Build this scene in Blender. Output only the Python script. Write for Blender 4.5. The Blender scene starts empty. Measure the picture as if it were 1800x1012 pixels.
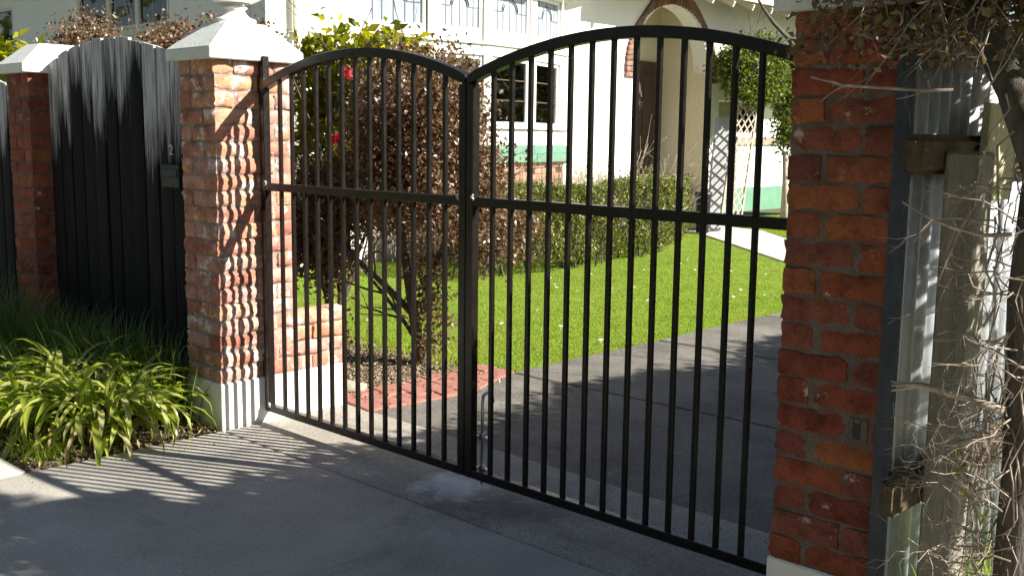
import bpy, bmesh, math, random
import numpy as np
from mathutils import Vector, Matrix
random.seed(7)
RNG = np.random.default_rng(11)
S = bpy.context.scene
COL = S.collection

# ------------------------------------------------------------------ camera, sky, sun, exposure
F_PX, PIT, YAW, ROL = 1843.28, 0.1413, 0.7593, 0.0128
CAM = Vector((4.7133, -3.1873, 1.5714))
fw = Vector((-math.sin(YAW) * math.cos(PIT), math.cos(YAW) * math.cos(PIT), -math.sin(PIT)))
rt = Vector((math.cos(YAW), math.sin(YAW), 0)); up = rt.cross(fw)
r2 = rt * math.cos(ROL) + up * math.sin(ROL); u2 = up * math.cos(ROL) - rt * math.sin(ROL)
cd = bpy.data.cameras.new('camera'); cam = bpy.data.objects.new('camera', cd); COL.objects.link(cam)
cam.matrix_world = Matrix(((r2.x, u2.x, -fw.x, CAM.x), (r2.y, u2.y, -fw.y, CAM.y), (r2.z, u2.z, -fw.z, CAM.z), (0, 0, 0, 1)))
cd.sensor_width = 36; cd.lens = F_PX / 1800 * 36; cd.clip_start = 0.05; cd.clip_end = 2000
S.camera = cam

SUN = Vector((1.32, 0.66, 1.0)).normalized()
SUN_EL = math.asin(SUN.z); SUN_ROT = math.atan2(SUN.x, SUN.y)
W = bpy.data.worlds.new('World'); S.world = W; W.use_nodes = True
nt = W.node_tree; nt.nodes.clear()
sky = nt.nodes.new('ShaderNodeTexSky'); sky.sky_type = 'NISHITA'; sky.sun_disc = False
sky.sun_elevation = SUN_EL; sky.sun_rotation = SUN_ROT
bg = nt.nodes.new('ShaderNodeBackground'); bg.inputs['Strength'].default_value = 0.05
wo = nt.nodes.new('ShaderNodeOutputWorld')
nt.links.new(sky.outputs[0], bg.inputs['Color']); nt.links.new(bg.outputs[0], wo.inputs['Surface'])
sl = bpy.data.lights.new('sun', 'SUN'); sl.energy = 5.0; sl.angle = math.radians(0.53); sl.color = (1, 0.94, 0.84)
so = bpy.data.objects.new('sun', sl); COL.objects.link(so)
so.rotation_euler = (-SUN).to_track_quat('-Z', 'Y').to_euler()
S.view_settings.view_transform = 'Standard'; S.view_settings.look = 'None'
S.view_settings.exposure = 1.42; S.view_settings.gamma = 1.0
S.view_settings.use_curve_mapping = False

# ------------------------------------------------------------------ helpers
def tag(o, label=None, cat=None, group=None, kind=None):
    if label: o['label'] = label
    if cat: o['category'] = cat
    if group: o['group'] = group
    if kind: o['kind'] = kind
    return o

def empty(name, loc, label, cat, group=None):
    o = bpy.data.objects.new(name, None); o.location = loc; o.empty_display_size = 0.1
    COL.objects.link(o); return tag(o, label, cat, group)

def link(name, me, mat=None, parent=None, loc=None, rot=None):
    """loc is in world space; parents are unrotated Empties, or meshes that sit at an Empty's own place"""
    if mat is not None and not me.materials: me.materials.append(mat)
    o = bpy.data.objects.new(name, me); COL.objects.link(o)
    if parent is not None:
        o.parent = parent
        base = Vector((0, 0, 0)); q = parent
        while q is not None: base += Vector(q.location); q = q.parent
        o.location = (Vector(loc) if loc is not None else Vector((0, 0, 0))) - base
    elif loc is not None: o.location = loc
    if rot is not None: o.rotation_euler = rot
    return o

class MB:
    """collects shapes, then links them as one mesh"""
    def __init__(s): s.v = []; s.f = []
    def add(s, vs, fs):
        n = len(s.v); s.v += [tuple(v) for v in vs]; s.f += [tuple(i + n for i in f) for f in fs]; return s
    def box(s, x0, x1, y0, y1, z0, z1):
        return s.add([(x0, y0, z0), (x1, y0, z0), (x1, y1, z0), (x0, y1, z0), (x0, y0, z1), (x1, y0, z1), (x1, y1, z1), (x0, y1, z1)],
                     [(0, 3, 2, 1), (4, 5, 6, 7), (0, 1, 5, 4), (1, 2, 6, 5), (2, 3, 7, 6), (3, 0, 4, 7)])
    def obox(s, c, ax, ay, az, hx, hy, hz):
        c = Vector(c); ax, ay, az = Vector(ax) * hx, Vector(ay) * hy, Vector(az) * hz
        vs = [c + ax * i + ay * j + az * k for k in (-1, 1) for (i, j) in ((-1, -1), (1, -1), (1, 1), (-1, 1))]
        return s.add(vs, [(0, 3, 2, 1), (4, 5, 6, 7), (0, 1, 5, 4), (1, 2, 6, 5), (2, 3, 7, 6), (3, 0, 4, 7)])
    def bar(s, a, b, w, h=None, up=(0, 0, 1)):
        a, b = Vector(a), Vector(b); d = b - a; L = d.length; d.normalize()
        u = Vector(up)
        if abs(d.dot(u)) > 0.95: u = Vector((0, 1, 0))
        x = d.cross(u).normalized(); y = x.cross(d)
        return s.obox((a + b) / 2, x, d, y, w / 2, L / 2, (h or w) / 2)
    def tube(s, pts, rad, n=6, caps=True):
        pts = [Vector(p) for p in pts]
        if not hasattr(rad, '__len__'): rad = [rad] * len(pts)
        vs, fs = [], []; ref = Vector((0.31, 0.17, 0.93)).normalized()
        for i, p in enumerate(pts):
            d = (pts[min(i + 1, len(pts) - 1)] - pts[max(i - 1, 0)]).normalized()
            x = d.cross(ref)
            if x.length < 1e-3: x = d.cross(Vector((1, 0, 0)))
            x.normalize(); y = d.cross(x)
            for k in range(n):
                a = 2 * math.pi * k / n; vs.append(p + (x * math.cos(a) + y * math.sin(a)) * rad[i])
        for i in range(len(pts) - 1):
            for k in range(n):
                k2 = (k + 1) % n; fs.append((i * n + k, i * n + k2, (i + 1) * n + k2, (i + 1) * n + k))
        if caps:
            fs.append(tuple(range(n - 1, -1, -1))); fs.append(tuple((len(pts) - 1) * n + k for k in range(n)))
        return s.add(vs, fs)
    def prism(s, poly, z0, z1):
        """poly: list of (x, y), counter-clockwise"""
        n = len(poly); vs = [(x, y, z0) for x, y in poly] + [(x, y, z1) for x, y in poly]
        return s.add(vs, [tuple(range(n - 1, -1, -1)), tuple(range(n, 2 * n))] + [(i, (i + 1) % n, n + (i + 1) % n, n + i) for i in range(n)])
    def lathe(s, prof, n=32, c=(0, 0, 0), flute=None):
        vs, fs = [], []
        for r, z in prof:
            for k in range(n):
                a = 2 * math.pi * k / n; rr = r * (flute(a, z) if flute else 1)
                vs.append((c[0] + rr * math.cos(a), c[1] + rr * math.sin(a), c[2] + z))
        for i in range(len(prof) - 1):
            for k in range(n):
                k2 = (k + 1) % n; fs.append((i * n + k, i * n + k2, (i + 1) * n + k2, (i + 1) * n + k))
        fs.append(tuple(range(n - 1, -1, -1))); fs.append(tuple((len(prof) - 1) * n + k for k in range(n)))
        return s.add(vs, fs)
    def mesh(s, name, bevel=0, seg=1, smooth=False):
        me = bpy.data.meshes.new(name); me.from_pydata([tuple(v) for v in s.v], [], s.f)
        bm = bmesh.new(); bm.from_mesh(me); bmesh.ops.recalc_face_normals(bm, faces=bm.faces)
        if bevel:
            es = [e for e in bm.edges if len(e.link_faces) == 2 and e.calc_face_angle(0) > 0.6]
            bmesh.ops.bevel(bm, geom=es, offset=bevel, segments=seg, affect='EDGES', clamp_overlap=True)
        bm.to_mesh(me); bm.free()
        if smooth: me.polygons.foreach_set('use_smooth', [True] * len(me.polygons))
        me.update(); return me
    def build(s, name, mat, parent=None, bevel=0, smooth=False, origin=None, seg=1):
        """vertices are world places; the object's origin goes to ORIGIN (default: the middle of its foot)"""
        A = np.array(s.v); 
        if origin is None: origin = ((A[:, 0].min() + A[:, 0].max()) / 2, (A[:, 1].min() + A[:, 1].max()) / 2, A[:, 2].min())
        s.v = [tuple(p) for p in A - np.array(origin)]
        return link(name, s.mesh(name, bevel, seg, smooth), mat, parent, origin)

def np_mesh(name, verts, faces):
    """verts (N,3), faces (M,k) of one size, built fast"""
    me = bpy.data.meshes.new(name); verts = np.ascontiguousarray(verts, dtype=np.float32); faces = np.ascontiguousarray(faces, dtype=np.int32)
    k = faces.shape[1]; me.vertices.add(len(verts)); me.vertices.foreach_set('co', verts.ravel())
    me.loops.add(faces.size); me.loops.foreach_set('vertex_index', faces.ravel())
    me.polygons.add(len(faces)); me.polygons.foreach_set('loop_start', np.arange(0, faces.size, k, dtype=np.int32))
    me.polygons.foreach_set('loop_total', np.full(len(faces), k, dtype=np.int32)); me.update(calc_edges=True); me.validate(); return me

def unit(a): return a / (np.linalg.norm(a, axis=1, keepdims=True) + 1e-9)

def leaf_mesh(name, c, size, aspect=0.5, axis=None, upbias=0.3, fold=0.25, origin=(0, 0, 0)):
    """each leaf is four corners folded along its midrib"""
    n = len(c); size = np.broadcast_to(size, (n,)).reshape(n, 1)
    d = unit(RNG.normal(size=(n, 3)) if axis is None else axis + 0.7 * RNG.normal(size=(n, 3)))
    nr = RNG.normal(size=(n, 3)); nr[:, 2] += upbias * 3; s = unit(np.cross(d, nr)); nr = unit(np.cross(s, d))
    base = c - d * size * 0.5; tip = c + d * size * 0.5
    mid = c - d * size * 0.06
    l = mid + s * size * aspect * 0.5 + nr * size * fold * aspect; r = mid - s * size * aspect * 0.5 + nr * size * fold * aspect
    v = np.stack([base, r, tip, l], axis=1).reshape(-1, 3) - np.array(origin)
    i = np.arange(n)[:, None] * 4
    f = np.concatenate([i + np.array([[0, 1, 2]]), i + np.array([[0, 2, 3]])], axis=1).reshape(-1, 3)
    return np_mesh(name, v, f)

def clumps(center, radii, k, r, per, shell=0.5, flat=1.0, zmin=None):
    """leaf places: K clumps of radius R spread through an ellipsoid, denser to its outside"""
    u = unit(RNG.normal(size=(k, 3))); rad = (shell + (1 - shell) * RNG.random((k, 1))) ** 0.7
    cc = np.array(center) + u * rad * np.array(radii)
    m = (per * (0.5 + RNG.random(k))).astype(int)
    c = np.repeat(cc, m, axis=0); out = c + RNG.normal(size=c.shape) * r * np.array([1, 1, flat])
    if zmin is not None: out = out[out[:, 2] > zmin]
    return out

def trimmed(c):
    """keep a crown's growth off the gap the sun comes through on to the gateway"""
    sx = c[:, 0] - 1.32 * c[:, 2]; sy = c[:, 1] - 0.66 * c[:, 2]; j = RNG.normal(size=len(c)) * 0.035 + 0.05 * np.sin(sy * 6.0) + 0.03 * np.sin(sy * 15 + 1)
    return c[~((sx < 0.43 + j) & (sy > -1.52 + 0.9 * sx + j))]

def twig(mb, p, d, L, r, depth, n=5, spread=0.7, bend=0.35, kids=(2, 4), tips=None, sag=0.0):
    pts = [Vector(p)]; d = Vector(d).normalized(); k = 4
    for i in range(k):
        d = (d + Vector((random.uniform(-1, 1), random.uniform(-1, 1), random.uniform(-1, 1))) * bend * 0.5 - Vector((0, 0, sag))).normalized()
        pts.append(pts[-1] + d * L / k)
    mb.tube(pts, [r * (1 - 0.6 * i / k) for i in range(k + 1)], n)
    if tips is not None and depth <= 1: tips += [tuple(q) for q in pts[1:]]
    if depth > 0:
        for _ in range(random.randint(*kids)):
            i = random.randint(1, k); q = pts[i]
            dd = (d + Vector((random.uniform(-1, 1), random.uniform(-1, 1), random.uniform(-1, 1))) * spread).normalized()
            twig(mb, q, dd, L * random.uniform(0.45, 0.75), r * (1 - 0.6 * i / k) * 0.7, depth - 1, max(3, n - 1), spread, bend, kids, tips, sag)

# ------------------------------------------------------------------ materials
def nodes(name):
    m = bpy.data.materials.new(name); m.use_nodes = True; t = m.node_tree; t.nodes.clear()
    o = t.nodes.new('ShaderNodeOutputMaterial'); p = t.nodes.new('ShaderNodeBsdfPrincipled'); t.links.new(p.outputs[0], o.inputs[0])
    return m, t, p, o
def N(t, kind, **kw):
    n = t.nodes.new(kind)
    for k, v in kw.items(): setattr(n, k, v)
    return n
def pos(t, scale=(1, 1, 1)):
    g = N(t, 'ShaderNodeNewGeometry'); m = N(t, 'ShaderNodeMapping'); m.inputs['Scale'].default_value = scale
    t.links.new(g.outputs['Position'], m.inputs['Vector']); return m.outputs[0]
def noise(t, vec, scale, detail=6, rough=0.6, dist=0.0):
    n = N(t, 'ShaderNodeTexNoise'); n.inputs['Scale'].default_value = scale; n.inputs['Detail'].default_value = detail
    n.inputs['Roughness'].default_value = rough; n.inputs['Distortion'].default_value = dist
    t.links.new(vec, n.inputs['Vector']); return n.outputs['Fac']
def ramp(t, fac, stops, interp='LINEAR'):
    r = N(t, 'ShaderNodeValToRGB'); e = r.color_ramp.elements; r.color_ramp.interpolation = interp
    while len(e) < len(stops): e.new(0.5)
    for i, (p, c) in enumerate(stops):
        e[i].position = p; e[i].color = (*c, 1) if hasattr(c, '__len__') else (c, c, c, 1)
    t.links.new(fac, r.inputs[0]); return r.outputs[0]
def mix(t, fac, a, b, mode='MIX'):
    m = N(t, 'ShaderNodeMix', data_type='RGBA', blend_type=mode)
    if isinstance(fac, (int, float)): m.inputs[0].default_value = fac
    else: t.links.new(fac, m.inputs[0])
    for k, x in ((6, a), (7, b)):
        if hasattr(x, '__len__'): m.inputs[k].default_value = (*x, 1)
        else: t.links.new(x, m.inputs[k])
    return m.outputs[2]
def mth(t, op, a, b=0.5):
    m = N(t, 'ShaderNodeMath', operation=op)
    for k, x in ((0, a), (1, b)):
        if isinstance(x, (int, float)): m.inputs[k].default_value = x
        else: t.links.new(x, m.inputs[k])
    return m.outputs[0]
def bump(t, p, h, strength=0.4, dist=0.01):
    b = N(t, 'ShaderNodeBump'); b.inputs['Strength'].default_value = strength; b.inputs['Distance'].default_value = dist
    t.links.new(h, b.inputs['Height']); t.links.new(b.outputs[0], p.inputs['Normal'])

def surf(name, c1, c2, scale=6, rough=0.8, fine=80, bumpst=0.3, bd=0.004, c3=None, c3s=2.0, c3at=0.6, stretch=(1, 1, 1), spec=0.3, metal=0.0):
    """mottled surface in two tones, a third in patches, fine grain as relief"""
    m, t, p, o = nodes(name); v = pos(t, stretch)
    col = ramp(t, noise(t, v, scale), [(0.3, c1), (0.7, c2)])
    g = noise(t, v, fine, 4)
    col = mix(t, 0.35, col, ramp(t, g, [(0.3, 0.25), (0.7, 0.85)]), 'OVERLAY')
    if c3 is not None:
        f = ramp(t, noise(t, v, c3s, 8, 0.65), [(c3at, 0.0), (c3at + 0.08, 1.0)]); col = mix(t, f, col, c3)
    t.links.new(col, p.inputs['Base Color']); p.inputs['Roughness'].default_value = rough
    p.inputs['Specular IOR Level'].default_value = spec; p.inputs['Metallic'].default_value = metal
    bump(t, p, g, bumpst, bd); return m

def leafmat(name, cols, trans=0.35, rough=0.5, tint=(0.9, 1.0, 0.4), spec=0.4):
    m, t, p, o = nodes(name); g = N(t, 'ShaderNodeNewGeometry'); oi = N(t, 'ShaderNodeObjectInfo')
    f = mth(t, 'FRACT', mth(t, 'ADD', g.outputs['Random Per Island'], oi.outputs['Random']))
    k = len(cols); col = ramp(t, f, [(i / (k - 1), c) for i, c in enumerate(cols)])
    t.links.new(col, p.inputs['Base Color']); p.inputs['Roughness'].default_value = rough; p.inputs['Specular IOR Level'].default_value = spec
    tr = N(t, 'ShaderNodeBsdfTranslucent'); t.links.new(mix(t, 1.0, col, tuple(2.0 * x for x in tint), 'MULTIPLY'), tr.inputs[0])
    mx = N(t, 'ShaderNodeMixShader'); mx.inputs[0].default_value = trans
    t.links.new(p.outputs[0], mx.inputs[1]); t.links.new(tr.outputs[0], mx.inputs[2]); t.links.new(mx.outputs[0], o.inputs[0]); return m

def brickmat(name, tones, white=0.62, wh=(0.55, 0.5, 0.46)):
    m, t, p, o = nodes(name); v = pos(t); oi = N(t, 'ShaderNodeObjectInfo'); r = oi.outputs['Random']
    k = len(tones); base = ramp(t, r, [(i / (k - 1), c) for i, c in enumerate(tones)])
    n1 = noise(t, v, 14, 8, 0.65); base = mix(t, 0.75, base, ramp(t, n1, [(0.28, 0.12), (0.5, 0.5), (0.75, 0.8)]), 'OVERLAY')
    smut = ramp(t, noise(t, v, 7, 6, 0.7), [(0.58, 0.0), (0.75, 0.7)]); base = mix(t, smut, base, (0.07, 0.045, 0.04))
    wf = ramp(t, noise(t, v, 9, 10, 0.72), [(white, 0.0), (white + 0.07, 0.85)]); base = mix(t, wf, base, wh)
    t.links.new(base, p.inputs['Base Color']); p.inputs['Roughness'].default_value = 0.88; p.inputs['Specular IOR Level'].default_value = 0.25
    gr = noise(t, v, 150, 4, 0.7); base = mix(t, 0.5, base, ramp(t, gr, [(0.25, 0.1), (0.5, 0.5), (0.75, 0.9)]), 'OVERLAY'); t.links.new(base, p.inputs['Base Color'])
    bump(t, p, mth(t, 'ADD', noise(t, v, 42, 9, 0.72, 0.4), mth(t, 'MULTIPLY', gr, 0.35)), 0.85, 0.006); return m

def concrete(name, c1, c2, stain, speck=0.6, spill=None):
    m, t, p, o = nodes(name); v = pos(t)
    col = ramp(t, noise(t, v, 1.7, 8, 0.62), [(0.3, c1), (0.72, c2)])
    st = ramp(t, noise(t, v, 0.9, 9, 0.7, 0.6), [(0.52, 0.0), (0.66, 0.75)]); col = mix(t, st, col, stain)
    pale = ramp(t, noise(t, v, 2.6, 9, 0.75, 1.0), [(0.60, 0.0), (0.74, 0.5)]); col = mix(t, pale, col, (0.46, 0.45, 0.42))
    g = noise(t, v, 110, 5, 0.8); col = mix(t, speck, col, ramp(t, g, [(0.25, 0.0), (0.5, 0.5), (0.78, 1.0)]), 'OVERLAY')
    k = N(t, 'ShaderNodeTexVoronoi'); k.inputs['Scale'].default_value = 55; t.links.new(v, k.inputs['Vector'])
    col = mix(t, ramp(t, k.outputs['Distance'], [(0.08, 0.55), (0.2, 0.0)]), col, (0.5, 0.48, 0.44))
    ck = N(t, 'ShaderNodeTexVoronoi', feature='DISTANCE_TO_EDGE'); ck.inputs['Scale'].default_value = 0.55
    wv = N(t, 'ShaderNodeVectorMath', operation='ADD'); nn = N(t, 'ShaderNodeTexNoise'); nn.inputs['Scale'].default_value = 3.0; nn.inputs['Detail'].default_value = 6; t.links.new(v, nn.inputs['Vector'])
    sc = N(t, 'ShaderNodeVectorMath', operation='SCALE'); sc.inputs['Scale'].default_value = 0.5; t.links.new(nn.outputs['Color'], sc.inputs[0]); t.links.new(v, wv.inputs[0]); t.links.new(sc.outputs[0], wv.inputs[1]); t.links.new(wv.outputs[0], ck.inputs['Vector'])
    col = mix(t, ramp(t, ck.outputs['Distance'], [(0.0, 0.22), (0.004, 0.0)]), col, (0.07, 0.065, 0.06))
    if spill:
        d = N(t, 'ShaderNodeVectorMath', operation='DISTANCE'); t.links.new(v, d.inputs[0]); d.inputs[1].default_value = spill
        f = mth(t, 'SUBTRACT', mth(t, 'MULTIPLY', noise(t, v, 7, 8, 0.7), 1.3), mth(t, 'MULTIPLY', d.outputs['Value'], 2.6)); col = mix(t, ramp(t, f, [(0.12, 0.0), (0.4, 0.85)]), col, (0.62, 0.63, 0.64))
    t.links.new(col, p.inputs['Base Color']); p.inputs['Roughness'].default_value = 0.85; p.inputs['Specular IOR Level'].default_value = 0.3
    bump(t, p, g, 0.35, 0.003); return m

M = {}
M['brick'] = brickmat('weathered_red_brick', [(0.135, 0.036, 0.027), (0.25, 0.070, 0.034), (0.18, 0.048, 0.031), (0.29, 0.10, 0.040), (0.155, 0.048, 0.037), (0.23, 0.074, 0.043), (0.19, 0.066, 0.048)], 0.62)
M['brick_sunlit'] = brickmat('sunlit_red_brick', [(0.32, 0.12, 0.085), (0.46, 0.21, 0.14), (0.38, 0.16, 0.12), (0.52, 0.27, 0.15), (0.44, 0.24, 0.20), (0.52, 0.31, 0.25), (0.42, 0.19, 0.15)], 0.54, (0.68, 0.62, 0.58))  # paler copy of the red brick: sun wash-out put into its colour
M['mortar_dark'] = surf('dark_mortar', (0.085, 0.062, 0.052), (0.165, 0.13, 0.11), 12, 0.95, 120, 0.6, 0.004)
M['brick_pink'] = brickmat('pale_red_brick', [(0.45, 0.20, 0.15), (0.5, 0.26, 0.2), (0.40, 0.16, 0.11), (0.48, 0.24, 0.2)], 0.6)
M['brick_brown'] = brickmat('brown_arch_brick', [(0.20, 0.11, 0.085), (0.28, 0.15, 0.12), (0.24, 0.14, 0.11), (0.17, 0.09, 0.07)], 0.66)
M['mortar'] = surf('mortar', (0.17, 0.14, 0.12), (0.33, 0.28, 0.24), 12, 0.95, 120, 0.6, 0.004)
M['plinth'] = surf('white_painted_concrete', (0.72, 0.72, 0.69), (0.82, 0.81, 0.78), 5, 0.75, 60, 0.5, 0.006, c3=(0.35, 0.34, 0.28), c3s=5, c3at=0.63)
M['cap'] = surf('pale_cap_concrete', (0.62, 0.66, 0.60), (0.78, 0.79, 0.74), 6, 0.8, 70, 0.45, 0.005, c3=(0.36, 0.37, 0.26), c3s=9, c3at=0.62)
M['urn'] = surf('white_urn_plaster', (0.76, 0.76, 0.73), (0.83, 0.82, 0.8), 8, 0.7, 60, 0.3, 0.003, c3=(0.5, 0.48, 0.4), c3s=8, c3at=0.66)
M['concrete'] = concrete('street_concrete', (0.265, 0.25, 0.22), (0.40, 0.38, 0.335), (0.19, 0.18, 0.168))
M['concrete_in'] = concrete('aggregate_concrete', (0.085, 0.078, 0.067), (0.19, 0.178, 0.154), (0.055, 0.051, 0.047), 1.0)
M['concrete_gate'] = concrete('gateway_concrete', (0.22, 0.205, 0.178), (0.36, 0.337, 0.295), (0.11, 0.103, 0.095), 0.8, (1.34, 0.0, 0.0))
M['path'] = surf('pale_path_concrete', (0.42, 0.39, 0.35), (0.52, 0.48, 0.43), 2, 0.9, 90, 0.4, 0.003)
M['paver'] = surf('red_paver', (0.26, 0.115, 0.09), (0.33, 0.155, 0.125), 9, 0.85, 90, 0.4, 0.003, c3=(0.42, 0.24, 0.2), c3s=9, c3at=0.64)
M['grout'] = surf('paver_grout', (0.40, 0.24, 0.2), (0.5, 0.34, 0.29), 12, 0.95)
M['stone'] = surf('garden_stone', (0.2, 0.18, 0.14), (0.32, 0.29, 0.23), 9, 0.9, 60, 0.5)
M['soil'] = surf('garden_soil', (0.07, 0.05, 0.034), (0.17, 0.13, 0.09), 8, 0.95, 60, 0.9, 0.012, c3=(0.26, 0.21, 0.14), c3s=14, c3at=0.58)
M['ground'] = surf('far_ground', (0.07, 0.09, 0.035), (0.13, 0.13, 0.06), 0.6, 0.95, 20, 0.4, 0.01)
M['turf'] = surf('lawn_turf', (0.09, 0.16, 0.018), (0.16, 0.24, 0.03), 3, 0.9, 70, 0.6, 0.01)
M['pebble'] = leafmat('soil_clod', [(0.10, 0.075, 0.05), (0.24, 0.19, 0.13), (0.34, 0.28, 0.2), (0.15, 0.11, 0.07), (0.3, 0.27, 0.22)], 0.0, 0.95, spec=0.1)
M['grass'] = leafmat('grass_blade', [(0.14, 0.20, 0.014), (0.22, 0.29, 0.024), (0.17, 0.24, 0.018), (0.30, 0.34, 0.05)], 0.4, 0.6, (0.85, 1.0, 0.25), 0.3)
M['wall'] = surf('white_plaster', (0.79, 0.785, 0.75), (0.83, 0.825, 0.79), 1.5, 0.9, 40, 0.35, 0.006, c3=(0.68, 0.65, 0.57), c3s=1.6, c3at=0.62, stretch=(1.5, 1.5, 0.35))
M['wall_beige'] = surf('beige_porch_plaster', (0.66, 0.59, 0.44), (0.72, 0.65, 0.50), 1.5, 0.9, 40, 0.25, 0.006)
M['recess'] = surf('taupe_band_recess_shade', (0.22, 0.19, 0.14), (0.29, 0.25, 0.19), 3, 0.9, 40, 0.3, 0.003, stretch=(4, 4, 0.5))  # taupe of the wall band, also the recess's shade put into colour
M['trim'] = surf('white_house_paint', (0.78, 0.77, 0.72), (0.82, 0.81, 0.77), 3, 0.5, 60, 0.08, 0.001)
M['cream'] = surf('cream_house_paint', (0.62, 0.58, 0.46), (0.68, 0.64, 0.52), 3, 0.55, 60, 0.08, 0.001)
M['green'] = surf('sage_green_paint', (0.10, 0.215, 0.15), (0.135, 0.255, 0.185), 3, 0.6, 60, 0.1, 0.002)
M['roof'] = surf('brown_roof_tile', (0.20, 0.13, 0.10), (0.28, 0.19, 0.15), 5, 0.9, 50, 0.3, 0.004)
M['door'] = surf('dark_timber_door', (0.055, 0.035, 0.022), (0.085, 0.055, 0.034), 4, 0.6, 60, 0.3, 0.002, stretch=(6, 6, 0.5))
M['room'] = surf('dim_room', (0.012, 0.011, 0.01), (0.02, 0.018, 0.016), 2, 0.9)
M['curtain'] = surf('curtain_cloth', (0.42, 0.41, 0.32), (0.52, 0.5, 0.4), 3, 0.9, 40, 0.3, 0.003, stretch=(14, 14, 0.4))
M['lead'] = surf('lead_came', (0.10, 0.11, 0.13), (0.16, 0.17, 0.2), 20, 0.5, metal=0.3)
M['iron'] = surf('galvanised_iron', (0.30, 0.33, 0.37), (0.42, 0.44, 0.47), 4, 0.5, 60, 0.15, 0.001, c3=(0.50, 0.49, 0.46), c3s=7, c3at=0.56, stretch=(1, 1, 0.3), metal=0.35, spec=0.5)
M['post'] = surf('weathered_post_timber', (0.15, 0.14, 0.115), (0.25, 0.24, 0.2), 6, 0.9, 70, 0.6, 0.003, c3=(0.09, 0.07, 0.05), c3s=6, c3at=0.6, stretch=(5, 5, 0.35))
M['log'] = surf('old_rail_timber', (0.05, 0.036, 0.024), (0.10, 0.075, 0.048), 6, 0.9, 60, 0.3, 0.002, stretch=(5, 0.6, 5))
M['board'] = surf('pale_board_timber', (0.36, 0.36, 0.24), (0.46, 0.44, 0.3), 5, 0.9, 60, 0.4, 0.002, c3=(0.3, 0.36, 0.16), c3s=6, c3at=0.55, stretch=(5, 5, 0.5))
M['bark'] = surf('brown_bark', (0.05, 0.044, 0.036), (0.13, 0.115, 0.095), 12, 0.95, 60, 0.9, 0.01, stretch=(2, 2, 0.5), c3=(0.13, 0.15, 0.06), c3s=4, c3at=0.6)
M['bark_pale'] = surf('pale_bark', (0.30, 0.25, 0.2), (0.45, 0.39, 0.32), 14, 0.95, 60, 0.6, 0.005)
M['twig'] = surf('grey_twig', (0.16, 0.12, 0.09), (0.42, 0.36, 0.30), 18, 0.8, 90, 0.3, 0.002)
M['plastic'] = surf('black_pot_plastic', (0.02, 0.02, 0.02), (0.03, 0.03, 0.03), 4, 0.4)
M['lattice'] = surf('shade_toned_lattice', (0.26, 0.22, 0.18), (0.42, 0.37, 0.31), 6, 0.85)  # backlit slats: their shade is put into the brownish grey
M['strip'] = surf('shade_dark_iron', (0.026, 0.032, 0.042), (0.055, 0.064, 0.078), 6, 0.6, 60, 0.2, 0.001, metal=0.2, stretch=(1, 1, 0.3))  # shade on the sheet's end put into a dark blue-grey
M['dark_metal'] = surf('dull_dark_metal', (0.025, 0.03, 0.028), (0.05, 0.055, 0.05), 10, 0.6, metal=0.3)
M['old_board'] = surf('shade_grey_board', (0.24, 0.25, 0.265), (0.32, 0.325, 0.335), 5, 0.7, 60, 0.2, stretch=(4, 4, 0.4))  # light grey boards, darkened in the colour for their shade
M['weld'] = surf('bare_weld_metal', (0.4, 0.38, 0.36), (0.6, 0.58, 0.55), 40, 0.45, metal=0.6)
M['zinc'] = surf('zinc_plated_steel', (0.55, 0.56, 0.58), (0.65, 0.66, 0.68), 20, 0.3, metal=1.0, spec=0.5)
M['flower_red'] = leafmat('red_petal', [(0.62, 0.02, 0.06), (0.75, 0.05, 0.12)], 0.3, 0.5, (1, 0.3, 0.4))
M['flower_white'] = leafmat('white_petal', [(0.8, 0.8, 0.78), (0.75, 0.75, 0.72)], 0.2, 0.6, (0.5, 0.5, 0.5))
M['numeral'] = surf('white_numeral', (0.5, 0.48, 0.42), (0.6, 0.58, 0.52), 9, 0.5)
M['strap'] = leafmat('strap_leaf', [(0.12, 0.16, 0.016), (0.23, 0.27, 0.03), (0.30, 0.33, 0.05), (0.44, 0.45, 0.14), (0.18, 0.22, 0.024), (0.48, 0.42, 0.22)], 0.40, 0.26, (0.8, 1.0, 0.25), 0.55)
M['grassy'] = leafmat('dark_grassy_leaf', [(0.05, 0.10, 0.016), (0.08, 0.14, 0.022), (0.11, 0.17, 0.03), (0.22, 0.19, 0.08)], 0.25, 0.5, (0.8, 1.0, 0.3))
M['strap_dry'] = leafmat('dry_strap_leaf', [(0.26, 0.19, 0.09), (0.36, 0.28, 0.15), (0.2, 0.14, 0.07)], 0.2, 0.7, (1, 0.85, 0.5))
M['camellia'] = leafmat('glossy_camellia_leaf', [(0.08, 0.105, 0.008), (0.19, 0.20, 0.010), (0.32, 0.31, 0.014), (0.12, 0.145, 0.010)], 0.55, 0.25, (1.0, 1.0, 0.10), 0.6)
M['brownleaf'] = leafmat('bronze_shrub_leaf', [(0.065, 0.03, 0.018), (0.13, 0.066, 0.038), (0.21, 0.135, 0.08), (0.09, 0.046, 0.026), (0.27, 0.20, 0.125), (0.11, 0.09, 0.036)], 0.25, 0.36, (1.0, 0.85, 0.55), 0.6)
M['hedge'] = leafmat('hedge_leaf', [(0.045, 0.06, 0.012), (0.085, 0.10, 0.017), (0.14, 0.145, 0.026), (0.20, 0.195, 0.05), (0.06, 0.075, 0.016)], 0.25, 0.45, (0.9, 1.0, 0.4), 0.45)
M['vine'] = leafmat('climber_leaf', [(0.045, 0.06, 0.013), (0.085, 0.11, 0.02), (0.17, 0.19, 0.035), (0.06, 0.08, 0.016)], 0.35, 0.4, (0.9, 1.0, 0.3), 0.45)
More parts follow.
